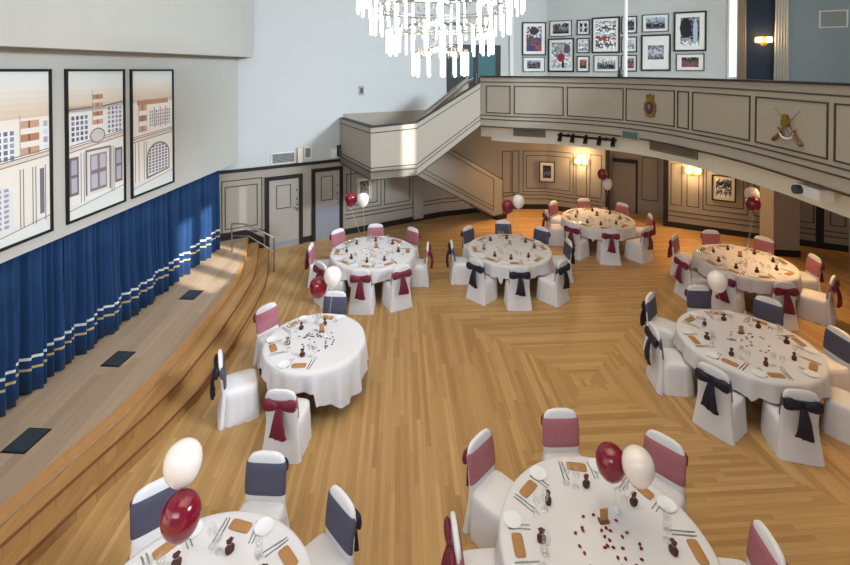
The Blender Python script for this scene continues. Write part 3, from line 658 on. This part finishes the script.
# upper right: window, navy panel, drapes
mb = MB(); FD.box(mb, 5.34, 5.50, 4.7, CEIL - .3, 0, .02); o = struct(mb.build('window_1', M['day']))
mb = MB(); FD.outline(mb, 5.28, 5.56, 4.6, CEIL - .25, .05, .05, d0=0); mb.build('window_frame', M['plastic'], o)
mb = MB(); FD.box(mb, 5.70, 6.42, 3.5, CEIL, 0, .03); struct(mb.build('wall_navy', M['navy_wall']))
sconce(FD, 6.13, 5.74, .03, 'lit wall light on the navy wall panel at upper right', 10)
def drape(F, u0, u1, z0, z1, d, m, label):
    mb = MB(); n = 40; rings = []
    for z, k in ((z0, 1), ((z0 + z1) / 2, .8), (z1, 1)):
        mid = (u0 + u1) / 2
        rings.append([F.p(mid + (u0 + (u1 - u0) * i / n - mid) * k, z, d + .035 * math.sin(i * 2 * PI / 8) + (0 if i else 0)) for i in range(n + 1)])
    mb.loft(rings, False, False, closed=False); o = mb.build('window_drape', m, smooth=60); s = o.modifiers.new('cloth', 'SOLIDIFY'); s.thickness = .008
    tag(o, label, 'curtain')
drape(FD, 5.50, 5.74, 3.55, CEIL - .1, .12, M['tan_drape'], 'tan drape between the bright window strip and the navy wall')
drape(FD, 6.36, 6.72, 3.55, CEIL - .1, .14, M['drape'], 'off white drape hanging on the right of the navy wall panel')
# pieces fixed to the beam below the balcony front
def beam_frame(sa, sb, d): return Frame(cpt(s2(sa), d), cpt(s2(sb), d))
F1 = beam_frame(1.0, 1.85, -.41); grille(F1, 0, F1.L, 3.14, 3.37, 0, 'grey vent in the cream beam below balcony, left one', n=5, m='x')
F1 = beam_frame(4.15, 5.21, -.405); grille(F1, 0, F1.L, 3.13, 3.36, 0, 'grey vent in the cream beam below balcony, right of spotlight bar', n=5, m='x')
F1 = beam_frame(2.2, 3.41, -.38); root = empty('spotlight_bar', F1.p(F1.L / 2, 3.2, 0)); tag(root, 'black bar of small spotlights on the cream beam below the balcony', 'stage light'); root.matrix_world = Matrix.Translation(F1.p(F1.L / 2, 3.2, 0))
mb = MB(); mb.tube([F1.p(-.05, 3.24, .06), F1.p(F1.L + .05, 3.24, .06)], .028)
for u in (.2, F1.L - .2): F1.box(mb, u - .02, u + .02, 3.2, 3.28, -.04, .06)
rel(mb.build('bar', M['black_plastic'], smooth=40), root)
for i in range(5):
    u = .02 + (F1.L - .04) * i / 4; mb = MB(); mb.tube([F1.p(u, 3.30, .04), F1.p(u, 3.2, .09), F1.p(u, 3.10, .14)], [.03, .05, .055]); rel(mb.build('spot_head', M['black_plastic'], smooth=40), root)
F1 = beam_frame(3.77, 4.18, .016); root = empty('small_sign', F1.p(F1.L / 2, 3.4, 0)); tag(root, 'small teal sign panel on the lower edge of the balcony front', 'sign'); root.matrix_world = Matrix.Translation(F1.p(F1.L / 2, 3.4, 0))
mb = MB(); F1.box(mb, 0, F1.L, 3.37, 3.55, 0, .02); rel(mb.build('sign_box', M['grille']), root)
mb = MB(); F1.box(mb, .02, F1.L - .02, 3.385, 3.535, .02, .024); rel(mb.build('sign_face', M['teal']), root)
F1 = beam_frame(7.63, 8.06, -.28); root = empty('projector', F1.p(F1.L / 2, 3.2, 0)); tag(root, 'white projector with dark lens fixed under the balcony at right', 'projector'); root.matrix_world = Matrix.Translation(F1.p(F1.L / 2, 3.2, 0))
mb = MB(); F1.box(mb, 0, F1.L, 3.16, 3.32, .0, .2); rel(mb.build('body', M['plastic'], bevel=.015), root)
mb = MB(); q = F1.p(.1, 3.24, .2); mb.tube([q, F1.p(.1, 3.24, .27)], .065, 16); rel(mb.build('lens', M['lens'], smooth=40), root)
mb = MB(); mb.tube([F1.p(F1.L / 2, 3.3, .1), F1.p(F1.L / 2, 3.41, .1)], .03); rel(mb.build('bracket', M['plastic']), root)
p = cpt(s2(3.66), -.08)
mb = MB(); mb.lathe([(.055, 0), (.06, .03), (.035, .12), (.012, .23), (.004, .26)], 14, (p.x, p.y, ZT + .036)); tag(mb.build('cone_ornament', M['black_plastic'], smooth=50), 'small black cone standing on the balcony rail before the white post', 'ornament')
# emblems on the balcony front
def emblem_pt(s):
    p = cpt(s, .013); q = cpt(s + .1, .013); return Frame(p, q)
F1 = emblem_pt(s2(4.45)); root = empty('royal_crest', F1.p(0, 4.12, 0)); tag(root, 'gold and purple crest with a crown on the balcony front', 'emblem'); root.matrix_world = Matrix.Translation(F1.p(0, 4.12, 0))
def disc(mb, F, u, z, ru, rz, d0, d1, n=20):
    mb.extrude([F.p(u + ru * math.cos(2 * PI * i / n), z + rz * math.sin(2 * PI * i / n), d0) for i in range(n)], F.n * (d1 - d0))
mb = MB(); disc(mb, F1, 0, 4.10, .10, .13, 0, .03); rel(mb.build('shield', M['purple']), root)
mb = MB()
for i in range(16):
    a = R(-70) + 2 * PI * i / 16; disc(mb, F1, .125 * math.cos(a), 4.10 + .155 * math.sin(a), .035, .028, 0, .025, 8)
rel(mb.build('wreath', M['brass']), root)
mb = MB(); F1.box(mb, -.085, .085, 4.27, 4.30, 0, .035)
for u in (-.07, 0, .07): disc(mb, F1, u, 4.335, .03, .045, 0, .03, 10)
disc(mb, F1, 0, 4.385, .015, .02, 0, .03, 8); rel(mb.build('crown', M['brass']), root)
mb = MB(); mb.extrude([F1.p(-.12, 3.93, 0), F1.p(0, 3.89, 0), F1.p(.12, 3.93, 0), F1.p(.1, 3.97, 0), F1.p(0, 3.94, 0), F1.p(-.1, 3.97, 0)], F1.n * .02); rel(mb.build('scroll', M['brass']), root)
mb = MB(); disc(mb, F1, 0, 4.12, .04, .06, .03, .036, 12); rel(mb.build('badge', M['brass']), root)
F1 = emblem_pt(s2(7.63)); root = empty('crossed_swords_emblem', F1.p(0, 4.1, 0)); tag(root, 'emblem of crossed swords and gold helmet on the balcony front at right', 'emblem'); root.matrix_world = Matrix.Translation(F1.p(0, 4.1, 0))
for s, z1 in ((1, 4.33), (-1, 4.34)):
    a = F1.p(-.24 * s, 4.34, .02); b = F1.p(.24 * s, 3.90, .02)
    mb = MB(); mb.tube([a, a.lerp(b, .7)], [.006, .014], 6); rel(mb.build('blade', M['steel']), root)
    mb = MB(); mb.tube([a.lerp(b, .7), b], [.02, .024], 6); c = a.lerp(b, .74); dd = (b - a).normalized(); nn = Vector((0, 0, 1)).cross(dd).normalized()
    q = F1.n.cross(dd).normalized() * .075; mb.tube([c - q, c + q], .014, 6); mb.tube([b - dd * .02, b + dd * .035], .03, 8); rel(mb.build('hilt', M['wood']), root)
mb = MB(); disc(mb, F1, -.02, 4.15, .06, .075, 0, .05, 16); disc(mb, F1, -.03, 4.23, .04, .045, 0, .045, 12); rel(mb.build('helmet', M['brass']), root)
mb = MB(); n = 10
mb.tube([F1.p(.13 * math.cos(PI + PI * i / n), 4.02 + .09 * math.sin(PI + PI * i / n), .025) for i in range(n + 1)], .014, 6); rel(mb.build('wreath', M['silver']), root)

# ------------------------------------------------------------------ chandelier
CH = empty('chandelier', (.22, 6.5, 4.78)); tag(CH, 'tiered round chandelier of glowing crystal rods hanging at top centre', 'chandelier')
mb = MB(); mb.lathe([(.012, 1.2), (.012, 4.72)], 8); mb.lathe([(.02, 4.6), (.12, 4.66), (.14, 4.715)], 16); mb.build('suspension', M['chrome'], CH, smooth=40)
rodm = MB(); rodm.lathe([(.005, 0), (.019, .012), (.019, .34), (.008, .35)], 8); rod_me = None; drop_me = None
dropm = MB(); dropm.lathe([(.003, 0), (.018, .05), (.006, .15)], 6)
def ring(mb, r, z, h=.035, w=.012, n=40):
    pr = [(r - w, z), (r + w, z), (r + w, z + h), (r - w, z + h)]
    mb.loft([[((q[0]) * math.cos(2 * PI * i / n), (q[0]) * math.sin(2 * PI * i / n), q[1]) for q in pr] for i in range(n)] + [[(q[0], 0, q[1]) for q in pr]], False, False)
for r, z0, nn in ((.40, .03, 13), (.77, .34, 24), (1.0, .62, 28), (1.19, .92, 32)):
    mb = MB(); ring(mb, r, z0 + .35); ring(mb, r - .13, z0 + .39, .02)
    for k in range(6):
        a = k * PI / 3; mb.tube([(r * math.cos(a), r * math.sin(a), z0 + .37), (.05 * math.cos(a), .05 * math.sin(a), z0 + .5)], .006, 6)
    mb.build('ring', M['chrome'], CH, smooth=30)
    for k in range(int(nn * .95)):
        a = 2 * PI * k / int(nn * .95); rr = r - .13
        if drop_me is None: o = dropm.build('crystal_drop', M['crystal'], CH); drop_me = o
        else: o = drop_me.copy(); COL.objects.link(o); o.parent = CH
        o.location = (rr * math.cos(a), rr * math.sin(a), z0 + .25)
    for k in range(nn):
        a = 2 * PI * (k + random.uniform(-.2, .2)) / nn
        if rod_me is None: o = rodm.build('crystal_rod', M['rod'], CH, smooth=40); rod_me = o
        else: o = rod_me.copy(); COL.objects.link(o); o.parent = CH
        o.location = (r * math.cos(a), r * math.sin(a), z0 + random.uniform(-.02, .02))
point('chandelier_light', (.22, 6.5, 5.3), 12, (1, .95, .88), .5)

# ------------------------------------------------------------------ stage fittings
for x, y, lab in ((-4.62, 8.74, 'dark floor plate set in the stage boards, farthest from the camera'), (-4.72, 6.79, 'dark floor plate set in the stage boards, middle of the three'), (-4.78, 5.28, 'dark floor plate set in the stage boards, nearest the camera')):
    root = empty('floor_socket', (x, y, .45), R(-3.5)); tag(root, lab, 'floor plate')
    mb = MB(); mb.box((0, 0, .004), (.30, .36, .008)); mb.build('rim', M['black'], root)
    mb = MB(); mb.box((0, 0, .010), (.26, .32, .006)); mb.build('lid', M['slate'], root)
root = empty('stage_handrail', (-3.66, 10.73, 0)); tag(root, 'metal handrail on two posts beside the stage steps', 'handrail'); root.matrix_world = Matrix.Translation((-3.66, 10.73, 0))
for a, b in (((-4.72, 10.82, .45), (-4.72, 10.82, 1.14)), ((-3.66, 10.73, 0), (-3.66, 10.73, .84))): mb = MB(); mb.tube([a, b], .017); rel(mb.build('post', M['rail'], smooth=40), root)
mb = MB(); mb.tube([(-4.72, 10.82, 1.14), (-4.40, 10.79, 1.15), (-3.78, 10.74, .90), (-3.66, 10.73, .84)], .018); mb.tube([(-4.72, 10.82, .85), (-4.3, 10.8, .85), (-3.66, 10.73, .5)], .012); rel(mb.build('rail', M['rail'], smooth=40), root)

# ------------------------------------------------------------------ chairs
def sq(hx, hy, cx, cy, z, n=40, p=5.0, rip=0, k=9, ph=0):
    r = []
    for i in range(n):
        a = 2 * PI * i / n; c, s = math.cos(a), math.sin(a); q = (abs(c) ** p + abs(s) ** p) ** (-1 / p); g = 1 + rip * math.sin(k * a + ph)
        r.append((cx + hx * c * q * g, cy + hy * s * q * g, z))
    return r
BACK = [(0, .258, .05, -.262), (.2, .235, .042, -.242), (.45, .205, .034, -.222), (.6, .205, .034, -.235), (.75, .205, .032, -.25), (.85, .198, .030, -.262), (.90, .184, .028, -.267), (.935, .150, .025, -.27), (.952, .09, .018, -.272)]
def back_at(z):
    for a, b in zip(BACK, BACK[1:]):
        if a[0] <= z <= b[0]:
            t = (z - a[0]) / (b[0] - a[0]); return [a[i] + (b[i] - a[i]) * t for i in range(4)]
def make_chair(kind, seed):
    root = empty('banquet_chair')
    mb = MB(); mb.loft([sq(.262, .262, 0, .0, 0.003, 64, 4, .02, 13, seed), sq(.247, .245, 0, .0, .18, 64, 5, .012, 13, seed), sq(.232, .228, 0, 0, .38, 64, 6, .004, 13, seed), sq(.226, .222, 0, 0, .455, 64, 6), sq(.205, .20, 0, 0, .48, 64, 5), sq(.1, .1, 0, 0, .486, 64, 3)], cap0=False)
    mb.build('seat_cover', M['cover'], root, smooth=50)
    mb = MB(); rr = []
    for z in (0.003, .12, .25, .38, .48, .6, .75, .82, .86, .89, .915, .935, .948, .952):
        b = back_at(min(z, .952)); rr.append(sq(b[1], b[2], 0, b[3], z, 48, 4, .04 * max(0, .4 - z), 11, seed + 1))
    mb.loft(rr); mb.build('backrest_cover', M['cover'], root, smooth=50)
    mb = MB(); rr = []
    for z in (.54, .55, .62, .70, .78, .855, .865):
        b = back_at(z); e = .004 if z in (.54, .865) else .010; rr.append(sq(b[1] + e, b[2] + e, 0, b[3], z, 48, 4))
    rr = [[(x, yy, .72 + (z - .72) * (1 if yy > back_at(z)[3] else .42) + (0 if yy > back_at(z)[3] else .05)) for x, yy, z in r] for r in rr]
    mb.loft(rr, False, False); mb.build('sash', M[kind + '_sash'], root, smooth=50)
    # the bow behind: loops, knot, tails
    y = -.305; bow = MB(); rnd = random.Random(seed)
    bow.loft([sq(.028, .024, 0, y, z, 12, 2.5) for z in (.725, .74, .79, .805)]); bw = bow.build('bow_knot', M[kind + '_bow'], root, smooth=60)
    for s in (-1, 1):
        lp = MB(); rings = []
        for x, hz, hy, zc in ((.01, .025, .015, .765), (.06, .06, .03, .77), (.13, .082, .036, .775), (.185, .08, .03, .775), (.21, .05, .015, .77)):
            rings.append([(s * x, y - .012 + hy * math.cos(2 * PI * i / 14), zc + hz * math.sin(2 * PI * i / 14)) for i in range(14)])
        lp.loft(rings); lp.build('bow_loop', M[kind + '_bow'], bw, smooth=60)
        tl = MB(); rings = []; dx = s * rnd.uniform(.02, .05)
        for t in (0, .25, .5, .75, 1):
            z = .75 - t * rnd.uniform(.36, .42); hx = .022 + .05 * t; xx = s * .015 + dx * t; yy = y - .02 - .03 * t - .03 * math.sin(t * 3)
            rings.append([(xx + hx * math.cos(2 * PI * i / 12), yy + .024 * math.sin(2 * PI * i / 12) + .012 * math.cos(6 * PI * i / 12) * t, z) for i in range(12)])
        tl.loft(rings); tl.build('bow_tail', M[kind + '_bow'], bw, smooth=60)
    return root
PROTO = {}
used = set()
def chair(kind, x, y, rz, label, group):
    k = kind + str(random.randint(0, 1))
    if k not in PROTO: PROTO[k] = make_chair(kind, 3 if k[-1] == '0' else 8); o = PROTO[k]
    else: o = copy_tree(PROTO[k])
    o.location = (x, y, 0); o.rotation_euler = (0, 0, rz); o.scale = (1, 1, .945); tag(o, label, 'chair', group); return o

# ------------------------------------------------------------------ tables
def cloth(R0, seed, d0, d1, seats):
    rnd = random.Random(seed); mb = MB(); n = 144; th0 = rnd.uniform(0, 1.5); rings = []; zt = .757
    ph = [rnd.uniform(0, 6) for _ in range(3)]
    for r in (.02, .3 * R0, .6 * R0, .9 * R0, .975 * R0, R0): rings.append([(r * math.cos(2 * PI * i / n), r * math.sin(2 * PI * i / n), zt if r < .95 * R0 else (zt - .002 if r < R0 else zt - .012)) for i in range(n)])
    for t in (.12, .3, .55, .8, 1):
        rg = []
        for i in range(n):
            a = 2 * PI * i / n; drop = d0 + d1 * (.5 + .5 * math.cos(4 * (a - th0))) ** 1.5
            if any(abs((math.degrees(a) - q + 180) % 360 - 180) < 17 for q in seats): drop = min(drop, .25)
            wv = math.sin(15 * a + ph[0] + 1.1 * math.sin(3 * a)) + .5 * math.sin(26 * a + ph[1])
            r = R0 + .008 + t * .014 + .030 * t * wv * (drop / .35) ** .5
            rg.append((r * math.cos(a), r * math.sin(a), zt - .015 - drop * t))
        rings.append(rg)
    mb.loft(rings, True, False); return mb
def petal_mb(r):
    mb = MB(); n = 8
    mb.loft([[(r * (1 + .2 * math.sin(2 * a)) * k * math.cos(a), r * .8 * k * math.sin(a), z) for a in [2 * PI * i / n for i in range(n)]] for k, z in ((.4, .002), (1, .006), (.9, .009), (.3, .005))]); return mb
PET = None
DISH = {}
def proto_item(key, fn):
    if key in DISH: return copy_tree(DISH[key])
    DISH[key] = fn(); return DISH[key]
def mk_plate():
    mb = MB(); mb.lathe([(.045, .001), (.05, .004), (.082, .012), (.084, .014), (.08, .014), (.05, .007), (.01, .006)], 28); return mb.build('side_plate', M['china'], smooth=40)
def mk_fork():
    mb = MB(); mb.prism([(-.005, -.095), (.005, -.095), (.004, 0), (.003, .035), (.011, .05), (.011, .06), (-.011, .06), (-.011, .05), (-.003, .035), (-.004, 0)], .001, .0035)
    for i in range(4): x = -.0105 + .0056 * i; mb.prism([(x, .06), (x + .0036, .06), (x + .0036, .1), (x, .1)], .001, .0035)
    return mb.build('fork', M['steel'])
def mk_knife():
    mb = MB(); mb.prism([(-.006, -.11), (.006, -.11), (.006, -.02), (.009, -.015), (.010, .06), (.006, .1), (-.004, .11), (-.006, -.015)], .001, .004); return mb.build('knife', M['steel'])
def mk_napkin():
    mb = MB(); mb.loft([sq(.10, .048, 0, 0, .001, 24, 8), sq(.10, .048, 0, 0, .008, 24, 8), sq(.09, .036, 0, .002, .014, 24, 6), sq(.05, .02, 0, .004, .018, 24, 4)]); return mb.build('folded_napkin', M['kraft'], smooth=40)
def mk_glass():
    mb = MB(); mb.lathe([(.034, .001), (.033, .004), (.006, .01), (.0045, .07), (.012, .085), (.033, .11), (.038, .14), (.032, .185), (.030, .185), (.036, .14), (.030, .112), (.002, .09)], 18); return mb.build('wine_glass', M['glass'], smooth=50)
def mk_favour():
    root = empty('favour_bag')
    mb = MB(); mb.loft([sq(.034, .026, 0, 0, .001, 16, 3), sq(.04, .03, 0, 0, .035, 16, 3), sq(.014, .012, 0, 0, .07, 16, 2), sq(.032, .022, 0, 0, .10, 16, 2, .15, 5)]); mb.build('bag', M['dark_fav'], root, smooth=50)
    mb = MB(); mb.lathe([(.014, .066), (.019, .07), (.014, .076)], 12); mb.build('ribbon_tie', M['plum_sash'], root, smooth=50)
    return root
def dirname(a):
    a = a % 360
    return ['right', 'far-right', 'far', 'far-left', 'left', 'near-left', 'near', 'near-right'][int(((a + 22.5) % 360) // 45)]
# name: centre, radius, kind of sash, description, chair (angle, radius of the back), place-setting angles, cloth drop, petals
TB = [
 ('B', (1.58, 3.82), .915, 'plum', 'the frontmost table at bottom centre', [(90, 1.31), (137, 1.37), (180, 1.32), (42, 1.37), (-4, 1.35)], None, (.24, .12), 34),
 ('BL', (-1.74, 3.22), .915, 'navy', 'the table cut off at bottom left', [(131, 1.30), (85, 1.33), (41, 1.31)], None, (.24, .12), 6),
 ('LM', (-1.69, 6.78), .76, 'mixed', 'the small table beside the stage', [(147, 1.18), (85, 1.12), (-150, 1.33), (-94, 1.34)], [139, 200, 263, 84], (.44, .16), 40),
 ('RM', (4.91, 6.74), .93, 'navy', 'the navy table at the right edge', [(131, 1.42), (178, 1.38), (-140, 1.38), (-101, 1.33), (-50, 1.4), (-2, 1.40), (86, 1.37), (41, 1.40)], None, (.24, .12), 26),
 ('L', (-1.195, 10.12), .95, 'plum', 'the table by the side doors', [(138, 1.31), (93, 1.27), (48, 1.33), (-1, 1.26), (-58, 1.38), (-94, 1.37), (-177, 1.4), (-132, 1.40)], None, (.24, .14), 18),
 ('BC', (1.95, 10.27), .95, 'navy', 'the navy table before the staircase', [(132, 1.28), (86, 1.38), (41, 1.34), (-177, 1.34), (-130, 1.36), (-92, 1.37), (1, 1.40), (-51, 1.42)], None, (.24, .14), 12),
 ('BR', (4.83, 12.4), .95, 'plum', 'the rear table under the balcony', [(136, 1.36), (87, 1.25), (37, 1.3), (179, 1.42), (-10, 1.38), (-58, 1.46), (-99, 1.42), (-136, 1.42)], None, (.24, .14), 10),
 ('RB', (6.93, 9.62), .94, 'plum', 'the table before the square column', [(132, 1.38), (85, 1.32), (39, 1.4), (-7, 1.4), (-54, 1.46), (-100, 1.40), (-138, 1.42), (-172, 1.45)], None, (.24, .12), 18),
]
CW = {'plum': 'plum', 'navy': 'navy'}
for key, (tx, ty), R0, kind, desc, chairs, setts, drop, npet in TB:
    t = empty('round_table', (tx, ty, 0)); tag(t, 'round banquet table under a white cloth, ' + desc, 'table', 'round banquet tables')
    mb = MB(); mb.lathe([(R0 - .03, .715), (R0 - .02, .72), (R0 - .02, .745), (R0 - .03, .75)], 48); mb.build('tabletop', M['wood'], t, smooth=40)
    for k in range(4):
        a = PI / 4 + k * PI / 2; mb = MB(); r = R0 * .55; mb.tube([(r * math.cos(a), r * math.sin(a), 0), (r * math.cos(a), r * math.sin(a), .72)], .018); mb.build('leg', M['black'], t)
    c = cloth(R0, len(desc) * 7 + ord(key[0]), *drop, [q[0] for q in chairs if q[1] - .48 < R0 + .12]).build('tablecloth', M['linen'], smooth=60); c.location = (tx, ty, 0)
    tag(c, 'white round tablecloth draped over ' + desc, 'tablecloth', 'white tablecloths')
    for i, (a, r) in enumerate(chairs):
        kd = kind
        if kind == 'mixed': kd = 'plum' if i in (0, 3) else 'navy'
        x = (tx + r * math.cos(R(a))) * 1.0127 - .27 * math.cos(R(a)); y = (ty + r * math.sin(R(a))) * 1.0127 - .27 * math.sin(R(a)); jit = random.uniform(-5, 5)
        chair(kd, x, y, R(a + 90 + jit), 'white covered chair with %s sash, %s seat of %s' % (kd, dirname(a), desc), 'covered chairs at ' + desc)
    zt = .7575; used = {}
    for a in (setts or [c[0] for c in chairs]):
        dn = dirname(a); root_m = Matrix.Translation((tx, ty, zt)) @ Matrix.Rotation(R(a), 4, 'Z')
        def put(key2, fn, r, s, rot, label, cat, grp):
            o = proto_item(key2, fn); p = root_m @ Vector((r, s, 0)); o.location = p; o.rotation_euler = (0, 0, R(a + 90 + rot)); tag(o, label, cat, grp)
        k = R0 - .93
        pl = '%s place of %s' % (dn, desc)
        put('napkin', mk_napkin, .78 + k, .0, random.uniform(-12, 12), 'folded brown napkin at the ' + pl, 'napkin', 'brown napkins')
        put('plate', mk_plate, .79 + k, -.215, 0, 'round white side plate at the ' + pl, 'plate', 'side plates')
        for j, nm in enumerate(('outer', 'inner')):
            put('fork', mk_fork, .74 + k, -.155 + .035 * j - .02, 180 + random.uniform(-4, 4), '%s steel fork at the %s' % (nm, pl), 'fork', 'forks')
            put('knife', mk_knife, .74 + k, .17 - .035 * j, 180 + random.uniform(-4, 4), '%s steel knife at the %s' % (nm, pl), 'knife', 'knives')
            put('glass', mk_glass, .56 + .04 * j + k, .10 + .085 * j - .02, 0, '%s wine glass at the %s' % (nm, pl), 'glass', 'wine glasses')
        put('favour', mk_favour, .57 + k, -.02 + random.uniform(-.03, .03), random.uniform(0, 90), 'small dark favour bag at the ' + pl, 'favour', 'favour bags')
    pm = 'petal2' if kind == 'mixed' else 'petal'
    for i in range(npet):
        rr = .30 * math.sqrt(random.random()); aa = random.uniform(0, 6.28)
        if PET is None: PET = {}
        if pm not in PET: o = petal_mb(.017).build('table_petal', M[pm], smooth=40); PET[pm] = o
        else: o = PET[pm].copy(); COL.objects.link(o)
        o.location = (tx + .02 + rr * math.cos(aa), ty - .02 + rr * math.sin(aa), zt); o.rotation_euler = (0, 0, random.uniform(0, 6))
        tag(o, '%s petal scattered in the middle of %s' % ('dark purple' if pm == 'petal2' else 'burgundy', desc), 'petal', 'petals on ' + desc)
    # number stand in the middle
    n = empty('table_number_stand', (tx + .06, ty + .20, zt), random.uniform(-.5, .5)); tag(n, 'small wooden stand block in the middle of ' + desc, 'stand', 'table stands')
    mb = MB(); mb.box((0, 0, .012), (.09, .045, .024)); mb.build('block', M['wood'], n, bevel=.003)
    mb = MB(); mb.box((0, 0, .07), (.075, .006, .1), rx=R(-6)); mb.build('card', M['kraft'], n)

# ------------------------------------------------------------------ balloons
def balloon(colr, x, y, z, base, label, grp, s=1.0, tilt=(0, 0)):
    root = empty('balloon', (x, y, z - .17 * s)); tag(root, label, 'balloon', grp)
    root.matrix_world = Matrix.Translation((x, y, z - .17 * s))
    mb = MB(); prof = [(.006, -.165)]
    for i in range(1, 20):
        t = i / 20; a = PI * t; zz = -.16 * math.cos(a); rr = .135 * math.sin(a) ** .9 * (1 + .12 * (zz / .16)); prof.append((max(.006, rr), zz + .0))
    prof.append((.004, .161)); prof = [(r * s, zz * s + .17 * s) for r, zz in prof]
    mb.lathe(prof, 28); o = mb.build('skin', M[colr + '_balloon'], root, smooth=60)
    mb = MB(); mb.lathe([(.012 * s, -.012), (.014 * s, -.006), (.006 * s, .008)], 10); mb.build('knot', M[colr + '_balloon'], root, smooth=50)
    b = Vector(base) - Vector((x, y, z - .17 * s)); 
    mb = MB(); mb.tube([(0, 0, -.01), (b.x * .5 + .015, b.y * .5, b.z * .5), tuple(b)], .0022, 5); mb.build('ribbon', M['ribbon'], root)
def weight(x, y, desc):
    root = empty('balloon_weight', (x, y, .7575)); tag(root, 'small white balloon weight on ' + desc, 'weight', 'balloon weights')
    mb = MB(); mb.lathe([(.03, .001), (.034, .01), (.02, .035), (.006, .045)], 14); mb.build('block', M['china'], root, smooth=40)
    mb = MB(); mb.tube([(0, .006, .045), (0, .008, .055), (0, -.006, .055), (0, -.006, .045)], .002, 5); mb.build('loop', M['ribbon'], root)
BAL = [
 ('B', (1.80, 4.12), [('red', 1.75, 4.14, 1.20), ('white', 1.91, 3.94, 1.34)]),
 ('BL', (-1.76, 3.3), [('white', -1.85, 3.36, 1.89), ('red', -1.79, 3.22, 1.62)]),
 ('LM', (-1.55, 6.85), [('white', -1.44, 6.9, 1.67), ('red', -1.67, 6.92, 1.49)]),
 ('L', (-1.4, 10.15), [('red', -1.70, 10.16, 1.93), ('white', -1.41, 10.1, 1.94)]),
 ('BC', (2.0, 10.4), [('red', 1.92, 10.3, 1.72), ('white', 2.17, 10.3, 1.84)]),
 ('BR', (4.9, 12.4), [('red', 4.92, 12.3, 2.0), ('white', 5.08, 12.35, 1.72)]),
 ('RB', (7.0, 9.65), [('white', 7.08, 9.6, 2.2), ('red', 6.91, 9.33, 2.07)]),
 ('RM', (4.8, 6.75), [('white', 4.43, 6.7, 1.69)])]
DESC = {t[0]: t[4] for t in TB}
for k, (bx, by), lst in BAL:
    weight(bx, by, DESC[k])
    for c, x, y, z in lst:
        balloon(c, x, y, z, (bx, by, .80), '%s balloon on a ribbon over %s' % ('glossy burgundy' if c == 'red' else 'pearl white', DESC[k]), 'balloons over the tables')
